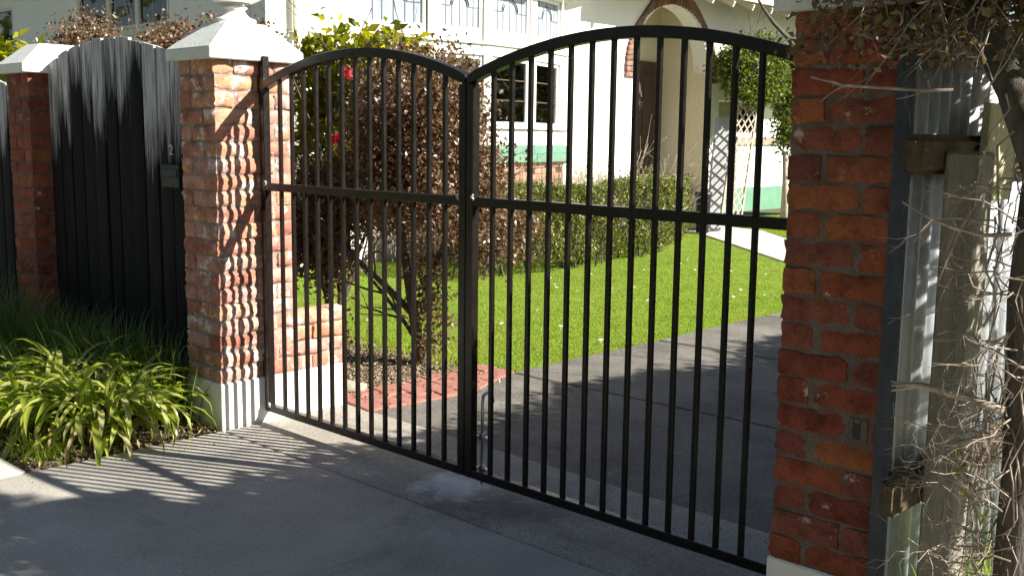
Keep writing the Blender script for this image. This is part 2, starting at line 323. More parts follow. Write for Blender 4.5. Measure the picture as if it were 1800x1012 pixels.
M['oldleaf'] = leafmat('dull_tree_leaf', [(0.065, 0.04, 0.024), (0.105, 0.066, 0.04), (0.17, 0.125, 0.085), (0.10, 0.08, 0.026), (0.27, 0.215, 0.16)], 0.3, 0.5, (1.0, 0.9, 0.35))
M['drygrass'] = leafmat('dry_stalk', [(0.34, 0.28, 0.2), (0.42, 0.36, 0.27), (0.3, 0.27, 0.16), (0.24, 0.26, 0.13)], 0.25, 0.7, (1, 0.9, 0.6))

def gate_paint():
    m, t, p, o = nodes('dark_gate_paint'); v = pos(t)
    t.links.new(ramp(t, noise(t, v, 9), [(0.3, (0.007, 0.005, 0.0045)), (0.7, (0.013, 0.009, 0.007))]), p.inputs['Base Color'])
    t.links.new(ramp(t, noise(t, v, 25), [(0.3, 0.24), (0.7, 0.36)]), p.inputs['Roughness']); p.inputs['Specular IOR Level'].default_value = 0.4
    bump(t, p, noise(t, v, 120), 0.12, 0.001); return m
M['gate'] = gate_paint()

def paling_mat():
    """dark stain; silver grey streaks at the top are wear and painted sunlight"""
    m, t, p, o = nodes('stained_paling'); g = N(t, 'ShaderNodeNewGeometry'); sx = N(t, 'ShaderNodeSeparateXYZ'); t.links.new(g.outputs['Position'], sx.inputs[0])
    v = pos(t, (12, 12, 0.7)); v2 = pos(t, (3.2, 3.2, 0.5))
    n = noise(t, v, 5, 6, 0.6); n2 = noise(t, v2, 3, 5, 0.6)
    h = mth(t, 'MULTIPLY', mth(t, 'SUBTRACT', sx.outputs[2], 1.5), 1.25)     # the pale streaks strengthen towards the board tops
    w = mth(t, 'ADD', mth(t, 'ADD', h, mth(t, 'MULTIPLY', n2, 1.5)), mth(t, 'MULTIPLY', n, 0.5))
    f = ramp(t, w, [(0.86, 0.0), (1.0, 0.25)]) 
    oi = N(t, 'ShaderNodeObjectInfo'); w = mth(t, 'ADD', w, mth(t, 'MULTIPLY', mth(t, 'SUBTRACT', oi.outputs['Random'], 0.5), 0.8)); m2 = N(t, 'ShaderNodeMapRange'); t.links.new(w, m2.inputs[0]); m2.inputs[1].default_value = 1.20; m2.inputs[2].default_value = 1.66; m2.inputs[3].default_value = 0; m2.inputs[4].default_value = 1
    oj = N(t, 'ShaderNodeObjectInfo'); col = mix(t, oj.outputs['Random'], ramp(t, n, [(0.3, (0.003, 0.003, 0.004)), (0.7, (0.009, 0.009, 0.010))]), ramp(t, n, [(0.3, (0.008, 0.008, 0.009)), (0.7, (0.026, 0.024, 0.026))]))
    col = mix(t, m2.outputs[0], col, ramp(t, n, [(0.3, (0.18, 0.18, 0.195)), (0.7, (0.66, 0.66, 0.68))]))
    t.links.new(col, p.inputs['Base Color']); p.inputs['Roughness'].default_value = 0.85; p.inputs['Specular IOR Level'].default_value = 0.15
    bump(t, p, n, 0.5, 0.004); return m
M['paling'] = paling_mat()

def glass_mat():
    m, t, p, o = nodes('window_glass'); t.nodes.remove(p)
    tr = N(t, 'ShaderNodeBsdfTransparent'); tr.inputs[0].default_value = (0.7, 0.73, 0.72, 1)
    gl = N(t, 'ShaderNodeBsdfGlossy'); gl.inputs['Roughness'].default_value = 0.03
    fr = N(t, 'ShaderNodeFresnel'); fr.inputs[0].default_value = 1.45
    mx = N(t, 'ShaderNodeMixShader'); t.links.new(fr.outputs[0], mx.inputs[0]); t.links.new(tr.outputs[0], mx.inputs[1]); t.links.new(gl.outputs[0], mx.inputs[2])
    t.links.new(mx.outputs[0], o.inputs[0]); return m
M['glass'] = glass_mat()
def leaded_mat():
    m, t, p, o = nodes('leaded_sky_tint_glass'); v = pos(t)
    t.links.new(ramp(t, noise(t, v, 3, 3), [(0.35, (0.30, 0.35, 0.42)), (0.65, (0.42, 0.46, 0.52))]), p.inputs['Base Color'])  # blue-grey sky reflection put into the pane colour
    p.inputs['Roughness'].default_value = 0.12; p.inputs['Specular IOR Level'].default_value = 0.7
    bump(t, p, noise(t, v, 14, 2), 0.15, 0.01); return m
M['leaded'] = leaded_mat()

def patchy(m):
    """sunburnt and lush patches across the lawn"""
    t = m.node_tree; p = [n for n in t.nodes if n.type == 'BSDF_PRINCIPLED'][0]; src = p.inputs['Base Color'].links[0].from_socket; v = pos(t)
    c = mix(t, ramp(t, noise(t, v, 1.3, 6, 0.65), [(0.42, 0.0), (0.7, 0.75)]), src, (0.30, 0.28, 0.06)); c = mix(t, ramp(t, noise(t, v, 2.1, 6, 0.65, 0.5), [(0.55, 0.0), (0.75, 0.7)]), c, (0.06, 0.115, 0.012))
    t.links.new(c, p.inputs['Base Color'])
    for n in t.nodes:
        if n.type == 'MIX' and n.blend_type == 'MULTIPLY': t.links.new(c, n.inputs[6])
patchy(M['grass'])
# ------------------------------------------------------------------ ground, drive, lawn
def sheet(name, poly, z0, z1, m, bevel=0.0): return tag(MB().prism(poly, z0, z1).build(name, m, None, bevel), kind='structure')
tag(MB().box(-600, 600, -600, 600, -0.5, -0.09).build('ground', M['ground']), kind='structure')
D = 0.012  # width of the joints between the concrete slabs
sheet('pavement', [(-14, -3.3), (-0.185, -3.3), (-0.185, -1.31), (-14, -1.31)], -0.1, 0.004, M['path'], 0.006)
apron = sheet('street_driveway', [(-0.172, -6.5), (5.6, -6.5), (5.6, -0.275 - D), (-0.172, -0.275 - D)], -0.1, 0.0, M['concrete'], 0.006)
sheet('gateway_slab', [(-0.172, -0.275), (3.44, -0.275), (3.44, 0.50), (-0.32, 0.56), (-0.30, -0.03), (-0.172, -0.03)], -0.1, -0.003, M['concrete_gate'], 0.006)
def edge_x(y): return -0.135 + 0.03 * math.sin(y * 0.7)
ys = [0.5 + D, 1.9, 3.6, 5.3, 7.0, 8.7, 10.5, 14.0, 20.0]
for i in range(len(ys) - 1):
    a, b = ys[i] + D * (i > 0), ys[i + 1]
    x0 = 0.06 if i == 0 else edge_x(a); x1 = edge_x(b)
    tilt = 0.10
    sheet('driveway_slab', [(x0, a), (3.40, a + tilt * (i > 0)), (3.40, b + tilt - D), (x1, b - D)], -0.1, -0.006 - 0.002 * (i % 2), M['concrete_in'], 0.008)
sheet('garden_path', [(-0.2, 8.72), (-0.2, 9.9), (-2.5, 11.1), (-5.0, 13.6), (-8.0, 14.6), (-8, 13.0), (-5.55, 12.35), (-2.35, 9.55)], -0.1, -0.012, M['path'], 0.006)
def soil_sheet(name, x0, x1, y0, y1, n, m, z, amp, kind='structure'):
    nx, ny = n; xs = np.linspace(x0, x1, nx); yy = np.linspace(y0, y1, ny); X, Y = np.meshgrid(xs, yy)
    Z = z + amp * (np.sin(X * 9 + 1.3 * np.sin(Y * 7)) * np.cos(Y * 11 + X * 3) * 0.4 + RNG.normal(size=X.shape) * 0.25)
    e = np.minimum.reduce([X - x0, x1 - X, Y - y0, y1 - Y]); Z = np.where(e < 1e-6, -0.06, Z)
    V = np.stack([X, Y, Z], -1).reshape(-1, 3); i = (np.arange(ny - 1)[:, None] * nx + np.arange(nx - 1)[None]).reshape(-1, 1)
    return tag(link(name, np_mesh(name, V, i + np.array([[0, 1, nx + 1, nx]])), m), kind=kind)
soil_sheet('garden_bed', -8, -0.178, -1.302, 0.0, (120, 40), M['soil'], -0.012, 0.03)
soil_sheet('shrub_bed', -7, -0.30, 0.12, 1.80, (90, 40), M['soil'], -0.02, 0.03)
lawn_poly = [(-5.75, 1.8), (-0.14, 1.95)] + [(edge_x(y) - 0.012, y) for y in np.linspace(1.96, 8.68, 14)] + [(-2.36, 9.5), (-5.6, 12.3), (-5.75, 12.3)]
sheet('lawn', lawn_poly, -0.1, -0.028, M['turf'])
sheet('far_lawn', [(-0.25, 10.0), (-0.25, 20), (-6.9, 20), (-6.9, 14.7), (-5.0, 13.7), (-2.45, 11.2)], -0.1, -0.028, M['turf'])

def inside(P, poly):
    x, y = P[:, 0], P[:, 1]; r = np.zeros(len(P), bool); n = len(poly)
    for i in range(n):
        (x1, y1), (x2, y2) = poly[i], poly[(i + 1) % n]
        if y1 == y2: continue
        r ^= ((y1 > y) != (y2 > y)) & (x < (x2 - x1) * (y - y1) / (y2 - y1) + x1)
    return r
def blades(name, P, h, w, mat, z=-0.03, lean=0.5, parent=None):
    n = len(P); a = RNG.random(n) * 6.283; hh = h * (0.55 + 0.7 * RNG.random(n)); b = RNG.random(n) * 6.283; l = lean * hh * RNG.random(n)
    dx, dy = np.cos(a) * w / 2, np.sin(a) * w / 2
    c = np.column_stack([P[:, 0], P[:, 1], np.full(n, z)])
    m = c + np.column_stack([np.cos(b) * l * 0.35, np.sin(b) * l * 0.35, hh * 0.6]); tp = c + np.column_stack([np.cos(b) * l, np.sin(b) * l, hh])
    o = np.column_stack([dx, dy, np.zeros(n)])
    v = np.stack([c - o, c + o, m + o * 0.75, tp, m - o * 0.75], 1).reshape(-1, 3); i = np.arange(n)[:, None] * 5
    f = np.concatenate([i + np.array([[0, 1, 2]]), i + np.array([[0, 2, 4]]), i + np.array([[4, 2, 3]])], 1).reshape(-1, 3)
    return link(name, np_mesh(name, v, f), mat, parent)
P = np.column_stack([RNG.uniform(-5.7, -0.1, 420000), RNG.uniform(1.7, 12.3, 420000)]); P = P[inside(P, lawn_poly)]
dist = np.hypot(P[:, 0] - CAM.x, P[:, 1] - CAM.y); keep = RNG.random(len(P)) < np.clip(9.0 / dist, 0.35, 1.0) ** 1.5
tag(blades('lawn_grass', P[keep], 0.015, 0.0065, M['grass'], -0.03, 0.9), kind='stuff')
P = np.column_stack([RNG.uniform(-6.9, -0.3, 60000), RNG.uniform(10, 18, 60000)]); P = P[inside(P, [(-0.25, 10.0), (-0.25, 18), (-6.9, 18), (-6.9, 14.7), (-5.0, 13.7), (-2.45, 11.2)])]
tag(blades('far_lawn_grass', P, 0.05, 0.01, M['grass']), kind='stuff')
# ragged grass along the bed and drive edges
P = np.column_stack([RNG.uniform(-3, -0.14, 2500), 1.82 + 0.12 * RNG.normal(size=2500)]); tag(blades('bed_edge_grass', P, 0.05, 0.008, M['grass'], -0.03, 0.9), kind='stuff')
# a tuft of grass near the pavement corner and the weeds under the iron fence
P = np.array([-0.42, -1.13]) + RNG.normal(size=(260, 2)) * np.array([0.10, 0.07]); tag(blades('grass_tuft', P, 0.11, 0.006, M['grass'], -0.02, 1.1), kind='stuff')

# clods, stones and leaf litter on the soil
def litter(name, n, x0, x1, y0, y1, smin, smax, z, mat, flat=0.6):
    c = np.column_stack([RNG.uniform(x0, x1, n), RNG.uniform(y0, y1, n), np.full(n, z) + RNG.uniform(0, 0.012, n)])
    s = RNG.uniform(smin, smax, (n, 1)) ; oct_ = np.array([[1, 0, 0], [0, 1, 0], [-1, 0, 0], [0, -1, 0], [0, 0, 1], [0, 0, -1]], float)
    v = np.repeat(oct_[None], n, 0) * (0.6 + 0.7 * RNG.random((n, 6, 1))); a = RNG.random(n) * 6.28
    ca, sa = np.cos(a)[:, None], np.sin(a)[:, None]; v = np.stack([v[..., 0] * ca - v[..., 1] * sa, v[..., 0] * sa + v[..., 1] * ca, v[..., 2] * flat], -1)
    v = (v * s[:, None] + c[:, None]).reshape(-1, 3); i = np.arange(n)[:, None] * 6
    F = np.array([[0, 1, 4], [1, 2, 4], [2, 3, 4], [3, 0, 4], [1, 0, 5], [2, 1, 5], [3, 2, 5], [0, 3, 5]])
    return tag(link(name, np_mesh(name, v, (i[:, :, None] + F[None]).reshape(-1, 3)), mat), kind='stuff')
litter('soil_clods', 5200, -3.0, -0.22, -1.28, -0.15, 0.004, 0.015, -0.012, M['pebble'])
litter('shrub_bed_clods', 7500, -2.6, -0.34, 0.3, 1.85, 0.005, 0.017, -0.015, M['pebble'])
c = np.column_stack([RNG.uniform(-3, -0.2, 2600), RNG.uniform(-1.28, -0.2, 2600), RNG.uniform(-0.005, 0.02, 2600)])
tag(link('leaf_litter', leaf_mesh('leaf_litter', c, RNG.uniform(0.02, 0.06, 2600), 0.3, upbias=1.5), M['strap_dry']), kind='stuff')
c = np.column_stack([RNG.uniform(-2.4, 0.1, 900), RNG.uniform(0.5, 1.9, 900), RNG.uniform(0.0, 0.015, 900)])
tag(link('shrub_bed_litter', leaf_mesh('shrub_bed_litter', c, RNG.uniform(0.015, 0.035, 900), 0.5, upbias=1.5), M['brownleaf']), kind='stuff')
c = np.concatenate([np.column_stack([RNG.uniform(-0.1, 3.2, 300), RNG.uniform(-1.9, 5.0, 300)]), np.column_stack([RNG.uniform(-0.1, 3.0, 260), 0.12 + 0.12 * np.abs(RNG.normal(size=260))]), np.column_stack([-0.1 + 0.09 * np.abs(RNG.normal(size=260)), RNG.uniform(-1.4, 6.0, 260)])])
c = np.column_stack([c, np.full(len(c), 0.004)])
tag(link('drive_litter', leaf_mesh('drive_litter', c, RNG.uniform(0.006, 0.02, len(c)), 0.45, upbias=3.0, fold=0.1), M['strap_dry']), kind='stuff')

# red pavers along the drive edge: one edging strip, each paver a part
ed = empty('paver_edging', (-0.1, 1.2, -0.02), 'faded red paver strip edging the shrub bed beside the driveway', 'edging')
def lerp(a, b, t): return tuple(x + (y - x) * t for x, y in zip(a, b))
A0, A1 = (-0.36, 0.60), (-0.40, 1.88); B0, B1 = (0.05, 0.53), (0.13, 1.30); B2 = (-0.10, 1.93)
rows = 9
MB().prism([(-0.355, 0.605), (0.045, 0.54), (0.122, 1.30), (-0.105, 1.92), (-0.392, 1.87)], -0.07, 0.002).build('grout', M['grout'], ed)
for i in range(rows):
    t0, t1 = i / rows + 0.002, (i + 1) / rows - 0.002
    def outer(t): return lerp(B0, B1, t / 0.62) if t < 0.62 else lerp(B1, B2, (t - 0.62) / 0.38)
    for (u0, u1) in ((0.0, 0.495), (0.505, 1.0)) if i % 2 == 0 else ((0.0, 0.245), (0.255, 0.745), (0.755, 1.0)):
        q = [lerp(lerp(A0, A1, t0), outer(t0), u0), lerp(lerp(A0, A1, t0), outer(t0), u1), lerp(lerp(A0, A1, t1), outer(t1), u1), lerp(lerp(A0, A1, t1), outer(t1), u0)]
        MB().prism(q, -0.06, 0.004 + 0.0035 * ((i * 7 + int(u0 * 9)) % 3)).build('paver', M['paver'], ed, 0.004)
MB().tube([(-0.75, 0.62, 0.0), (-0.62, 0.66, 0.02), (-0.5, 0.72, 0.02), (-0.36, 0.84, 0.0)], [0.05, 0.06, 0.06, 0.045], 8).build('edging_stone', M['stone'], None, 0, True)
tag(bpy.data.objects['edging_stone'], 'pale curved concrete edging stone half sunk in the shrub bed', 'stone')

# ------------------------------------------------------------------ bricks
def brick_mesh(name, L, Wd, H, seed, n=(5, 3, 3), rough=0.004, bulge=0.007, mat=None):
    """a hand made brick: rounded edges, faces that belly out unevenly"""
    g = np.random.default_rng(seed); bm = bmesh.new(); V = {}
    def vert(i, j, k):
        key = (i, j, k)
        if key not in V:
            p = np.array([2 * i / n[0] - 1, 2 * j / n[1] - 1, 2 * k / n[2] - 1]); h = np.array([L, Wd, H]) / 2; q = p * h
            on = np.isclose(np.abs(p), 1)
            for a in range(3):
                if on[a]:
                    o = [b for b in range(3) if b != a]
                    fall = 1.0
                    for b in o: fall *= (1 - abs(p[b]) ** 3)
                    q[a] += np.sign(p[a]) * (bulge * fall * (0.4 + 0.9 * g.random()))
            if on.sum() >= 2: q -= np.sign(p) * on * (0.0018 if on.sum() == 2 else 0.0035) * (0.2 + 1.8 * g.random() ** 2)
            q += g.normal(size=3) * rough * 0.35
            V[key] = bm.verts.new(q)
        return V[key]
    nx, ny, nz = n
    for i in range(nx):
        for j in range(ny):
            for k in (0, nz):
                f = [vert(i, j, k), vert(i + 1, j, k), vert(i + 1, j + 1, k), vert(i, j + 1, k)]; bm.faces.new(f if k else f[::-1])
    for i in range(nx):
        for k in range(nz):
            for j in (0, ny):
                f = [vert(i, j, k), vert(i + 1, j, k), vert(i + 1, j, k + 1), vert(i, j, k + 1)]; bm.faces.new(f[::-1] if j else f)
    for j in range(ny):
        for k in range(nz):
            for i in (0, nx):
                f = [vert(i, j, k), vert(i, j + 1, k), vert(i, j + 1, k + 1), vert(i, j, k + 1)]; bm.faces.new(f if i else f[::-1])
    bmesh.ops.recalc_face_normals(bm, faces=bm.faces); me = bpy.data.meshes.new(name); bm.to_mesh(me); bm.free()
    me.polygons.foreach_set('use_smooth', [True] * len(me.polygons)); me.set_sharp_from_angle(angle=math.radians(48)); me.materials.append(mat or M['brick']); return me
def stock(m): return [brick_mesh('brick', 0.231, 0.110, 0.078, s, (7, 4, 4), 0.006, 0.010, mat=m) for s in range(7)], [brick_mesh('brick', 0.110, 0.110, 0.078, 50 + s, (4, 4, 4), 0.006, 0.010, mat=m) for s in range(5)]
SUNLIT, SUNLIT_HALF = stock(M['brick_sunlit'])
STR = [brick_mesh('brick', 0.2305, 0.1095, 0.0772, s, (8, 4, 4), 0.004, 0.005) for s in range(7)]
HALF = [brick_mesh('brick', 0.109, 0.109, 0.0775, 50 + s, (4, 4, 4)) for s in range(5)]
STR_BROKEN = brick_mesh('brick', 0.045, 0.109, 0.074, 77, (3, 4, 4))
ROW = 0.086; PLZ = 0.25
def put_brick(parent, meshes, x, y, z, along='x', jit=0.004):
    o = link('brick', random.choice(meshes), None, parent, (x + random.uniform(-jit, jit), y + random.uniform(-jit, jit), z))
    o.rotation_euler = (0, 0, (math.pi / 2 if along == 'y' else 0) + random.choice((0, math.pi)) + random.uniform(-0.012, 0.012)); return o
def frustum(x0, x1, y0, y1, z0, x2, x3, y2, y3, z1):
    return ([(x0, y0, z0), (x1, y0, z0), (x1, y1, z0), (x0, y1, z0), (x2, y2, z1), (x3, y2, z1), (x3, y3, z1), (x2, y3, z1)],
            [(0, 3, 2, 1), (4, 5, 6, 7), (0, 1, 5, 4), (1, 2, 6, 5), (2, 3, 7, 6), (3, 0, 4, 7)])
def pillar(x0, y0, label, flip=False, base=PLZ, rows=20, ground=-0.05, stock=None, mortar='mortar', skip=None):
    """0.35 by 0.47 m on plan, 5 bricks to the course, inner face on +x (or -x when flipped)"""
    wx, wy = 0.352, 0.472; p = empty('brick_pillar', (x0 + wx / 2, y0 + wy / 2, 0), label, 'pillar', 'brick pillars along the street front')
    MB().box(x0 - 0.006, x0 + wx + 0.006, y0 - 0.006, y0 + wy + 0.006, ground, base).build('plinth', M['plinth'], p, 0.006)
    MB().box(x0 + 0.005, x0 + wx - 0.005, y0 + 0.005, y0 + wy - 0.005, base, base + rows * ROW - 0.015).build('mortar_core', M[mortar], p)
    def fx(u): return x0 + (wx - u if flip else u)
    for r in range(rows):
        z = base + r * ROW + 0.04
        if r % 2 == 0: L = [(0.115, 0.055, 'x', 0), (0.297, 0.115, 'y', 0), (0.297, 0.357, 'y', 0), (0.115, 0.417, 'x', 0), (0.055, 0.236, 'y', 0)]
        else: L = [(0.237, 0.055, 'x', 0), (0.297, 0.236, 'y', 0), (0.237, 0.417, 'x', 0), (0.055, 0.115, 'y', 0), (0.055, 0.357, 'y', 0)]
        for q, (u, v, al, h) in enumerate(L):
            if (r, q) == skip:      # a broken header: rubble mortar with a hole left in it
                xx = fx(u); yf = y0 + 0.0005
                MB().box(xx - .054, xx - .038, yf, y0 + .05, z - .038, z + .038).box(xx - .016, xx + .008, yf, y0 + .05, z - .038, z + .038).box(xx - .038, xx - .016, yf + .001, y0 + .05, z + .02, z + .038).box(xx - .038, xx - .016, yf + .001, y0 + .05, z - .038, z - .024).build('mortar_patch', M[mortar], p, 0.003)
                MB().box(xx - .040, xx - .014, y0 + .002, y0 + .05, z - .030, z + .026).build('hole_shade', M['dark_metal'], p)  # dark box puts the hole's shade into its colour
                link('brick', STR_BROKEN, None, p, (xx + 0.034, y0 + .06, z)); continue
            put_brick(p, stock or STR, fx(u), y0 + v, z, al)
    zt = base + rows * ROW - 0.012; ov = 0.05
    cap = MB(); cap.box(x0 - ov, x0 + wx + ov, y0 - ov, y0 + wy + ov, zt, zt + 0.058)
    cap.add(*frustum(x0 - ov, x0 + wx + ov, y0 - ov, y0 + wy + ov, zt + 0.058, x0 + wx / 2 - 0.12, x0 + wx / 2 + 0.12, y0 + wy / 2 - 0.12, y0 + wy / 2 + 0.12, zt + 0.2))
    cap.build('cap', M['cap'], p, 0.005); return p, zt + 0.2
pl, zl = pillar(-0.186 - 0.352, -0.272, 'sunlit red brick pillar with the white urn on its cap, holding the shorter end of the gates', stock=SUNLIT)
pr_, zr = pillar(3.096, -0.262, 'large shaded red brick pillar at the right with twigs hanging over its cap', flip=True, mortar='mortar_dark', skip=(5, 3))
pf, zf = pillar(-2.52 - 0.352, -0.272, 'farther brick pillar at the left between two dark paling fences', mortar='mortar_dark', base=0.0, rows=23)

# low nib wall running back from the lit pillar
nb = empty('low_brick_wall', (-0.24, 0.38, 0), 'low stub of pinkish brick wall with white base behind the sunlit pillar', 'wall')
MB().box(-0.30, -0.182, 0.206, 0.56, -0.05, 0.25).build('plinth', M['plinth'], nb, 0.006)
MB().box(-0.285, -0.20, 0.205, 0.545, 0.25, 0.555).build('mortar_core', M['mortar'], nb)
for r in range(3):
    z = 0.25 + r * ROW + 0.04
    for y in ((0.32, 0.50) if r % 2 else (0.26, 0.44)):
        m = SUNLIT if (y in (0.32, 0.44)) else SUNLIT_HALF
        put_brick(nb, m, -0.242, y, z, 'y')
put_brick(nb, SUNLIT, -0.242, 0.325, 0.25 + 3 * ROW + 0.04, 'y'); put_brick(nb, SUNLIT_HALF, -0.242, 0.505, 0.25 + 3 * ROW + 0.04, 'y')

# urn on the lit pillar
urn_prof = [(0.115, 0), (0.115, 0.025), (0.085, 0.035), (0.065, 0.055), (0.055, 0.075), (0.075, 0.088), (0.06, 0.098), (0.09, 0.11), (0.14, 0.135), (0.178, 0.175), (0.195, 0.225), (0.195, 0.27), (0.185, 0.32), (0.178, 0.37), (0.20, 0.40), (0.225, 0.425), (0.225, 0.445), (0.19, 0.445), (0.16, 0.40), (0.02, 0.36)]
ue = empty('garden_urn', (-0.362, -0.036, zl), 'white fluted garden urn standing on the cap of the lit pillar', 'urn')
MB().lathe(urn_prof[:8], 32, (-0.362, -0.036, zl)).build('foot', M['urn'], ue, 0, True)
MB().lathe(urn_prof[7:], 64, (-0.362, -0.036, zl), lambda a, z: 1 + (0.05 * abs(math.sin(a * 8)) if 0.11 < z < 0.26 else 0.0)).build('bowl', M['urn'], ue, 0, True)

# ------------------------------------------------------------------ the gates
S_ = 0.1058; TUBE = 0.042
def gate_leaf(xa, xb, bars, label, post_top, inner):
    """xa, xb: outside edges of the leaf"""
    g = empty('driveway_gate', ((xa + xb) / 2, 0, 0.06), label, 'gate', 'pair of dark steel driveway gates')
    def stile(x, top): MB().box(x, x + TUBE, -TUBE / 2, TUBE / 2, 0.064, top).build('stile', M['gate'], g, 0.003)
    hz = 1.795
    stile(xa, post_top[0]); stile(xb - TUBE, post_top[1])
    a, b = xa + TUBE, xb - TUBE
    mb = MB(); mb.box(a, b, -TUBE / 2 + .001, TUBE / 2 - .001, 0.064, 0.103); mb.build('bottom_rail', M['gate'], g, 0.003)
    mb = MB(); mb.box(a, b, -TUBE / 2 + .001, TUBE / 2 - .001, 1.279, 1.32); mb.build('mid_rail', M['gate'], g, 0.003)
    def arc(x): t = (x - (xa + xb) / 2) / ((xb - xa) / 2); return hz + 0.15 * (1 - t * t)      # underside of the arched rail
    n = 28; vs = []; fs = []
    for i in range(n + 1):
        x = xa + (xb - xa) * i / n if 0 < i < n else (xa + 0.004 if i == 0 else xb - 0.004); z = arc(x); dz = (arc(x + .01) - arc(x - .01)) / .02; L = math.hypot(1, dz); nx, nz = -dz / L, 1 / L
        for (t, y) in ((0, -.023), (0, .023), (.044, .023), (.044, -.023)):
            xx = x + nx * t if 0 < i < n else x
            vs.append((xx, y, z + nz * t))
    for i in range(n):
        for k in range(4): k2 = (k + 1) % 4; fs.append((4 * i + k, 4 * i + k2, 4 * i + 4 + k2, 4 * i + 4 + k))
    fs += [(3, 2, 1, 0), (4 * n, 4 * n + 1, 4 * n + 2, 4 * n + 3)]
    MB().add(vs, fs).build('arched_top_rail', M['gate'], g, 0.003)
    for x in bars:
        MB().box(x - 0.0095, x + 0.0095, -0.0095, 0.0095, 0.1, arc(x) + 0.006).build('bar', M['gate'], g, 0.0015)
    return g
gl_ = gate_leaf(-0.165, 1.418, [k * S_ for k in range(13)], 'narrower looking left leaf of the arched dark gates, hinged on the sunlit pillar', (1.985, 1.80), 1)
bx0 = 12 * S_ + 0.2992
gr_ = gate_leaf(1.424, 3.07, [bx0 + k * S_ for k in range(13)], 'right leaf of the arched dark gates, hinged on the shaded pillar', (1.80, 1.985), 0)
for z in (0.30, 1.84):
    MB().box(-0.205, -0.163, -0.012, 0.012, z - 0.03, z + 0.03).box(-0.185, -0.166, -0.018, 0.018, z - 0.045, z + 0.045).build('hinge', M['gate'], gl_, 0.003)
    MB().box(3.068, 3.11, -0.012, 0.012, z - 0.03, z + 0.03).build('hinge', M['gate'], gr_, 0.003)
db = MB().tube([(1.482, 0.035, 0.03), (1.482, 0.035, 0.40), (1.482, 0.04, 0.435), (1.49, 0.06, 0.45), (1.498, 0.08, 0.435), (1.498, 0.085, 0.40)], 0.0075, 8).build('drop_bolt', M['zinc'], gr_, 0, True)
for z in (0.1, 0.245): MB().box(1.45, 1.525, 0.022, 0.055, z, z + 0.006).box(1.472, 1.493, 0.024, 0.046, z - 0.012, z + 0.018).build('bolt_bracket', M['zinc'], db, 0.001)
def weld(g, x, z, y=-0.0215):
    mb = MB()
    for q in range(5): mb.lathe([(0.0, -0.004), (0.006, -0.002), (0.007, 0.001), (0.0, 0.005)], 6, (x + random.uniform(-.008, .008), y, z + 0.005 * (q - 2)))
    mb.build('weld_bead', M['weld'], g, 0, True)
weld(gl_, -0.121, 1.318); weld(gl_, -0.118, 0.104); weld(gr_, 1.468, 1.318); weld(gl_, 1.374, 1.316)

# ------------------------------------------------------------------ paling fences
def paling_fence(x0, n, w, topf, label, y=-0.135, zb=0.12):
    f = empty('paling_fence', (x0 + n * w / 2, y, 0), label, 'fence', 'dark paling fences on the street front')
    for k in range(n):
        a, b = x0 + k * w + 0.006, x0 + (k + 1) * w - 0.006; lap = random.uniform(-0.004, 0.006)
        m = 6; vs = []; fs = []
        xs = [a + (b - a) * i / m for i in range(m + 1)]; jz = random.uniform(-0.012, 0.012)
        yaw_ = random.uniform(-0.05, 0.05)
        for yy in (y - lap - 0.011, y - lap + 0.011):
            yf = [yy + (x - (a + b) / 2) * yaw_ + 0.006 * (2 * (x - a) / (b - a) - 1) ** 2 for x in xs]
            vs += [(x, q_, zb) for x, q_ in zip(xs, yf)] + [(x, q_, topf(x) + jz) for x, q_ in zip(xs, yf)]
        q = 2 * (m + 1)
        for i in range(m):
            fs.append((i, i + 1, m + 2 + i, m + 1 + i)); fs.append((q + i, q + m + 1 + i, q + m + 2 + i, q + i + 1))
            fs.append((m + 1 + i, m + 2 + i, q + m + 2 + i, q + m + 1 + i)); fs.append((i, q + i, q + i + 1, i + 1))
        fs.append((0, m + 1, q + m + 1, q)); fs.append((m, q + m, q + 2 * m + 1, 2 * m + 1))
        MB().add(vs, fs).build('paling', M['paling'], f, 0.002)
    for z in (0.45, 1.55): MB().box(x0, x0 + n * w, y + 0.013, y + 0.06, z, z + 0.09).build('rail', M['log'], f, 0.003)
    return f
def hump(x): t = (x + 1.66) / 0.98; return 2.15 - 0.165 * t * t if abs(t) < 1.3 else 1.9
pa = paling_fence(-2.515, 12, 0.164, hump, 'dark stained paling fence with a humped pale streaked top between the two pillars')
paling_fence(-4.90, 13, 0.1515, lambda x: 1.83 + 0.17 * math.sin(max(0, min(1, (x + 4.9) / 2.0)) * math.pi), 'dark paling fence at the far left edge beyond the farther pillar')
MB().box(-0.95, -0.75, -0.175, -0.150, 1.27, 1.40).box(-0.935, -0.765, -0.181, -0.174, 1.33, 1.375).build('latch_plate', M['dark_metal'], pa, 0.003)
fc = bpy.data.curves.new('house_number', 'FONT'); fc.body = '2'; fc.size = 0.085; fc.extrude = 0.003; fc.align_x = 'CENTER'
fo = bpy.data.objects.new('house_number', fc); COL.objects.link(fo)
me = bpy.data.meshes.new_from_object(fo.evaluated_get(bpy.context.evaluated_depsgraph_get())); bpy.data.objects.remove(fo)
link('house_number', me, M['numeral'], pa, (-0.845, -0.165, 1.455), (math.pi / 2, 0, 0))

# ------------------------------------------------------------------ the house
HX = -5.8
hs = empty('house', (-8.5, 8.5, 0), 'white plaster bungalow with a bow window and a brick arched porch behind the garden', 'house')
def hp(name, mb, m, bevel=0, parent=None): return mb.build(name, m, parent or hs, bevel)
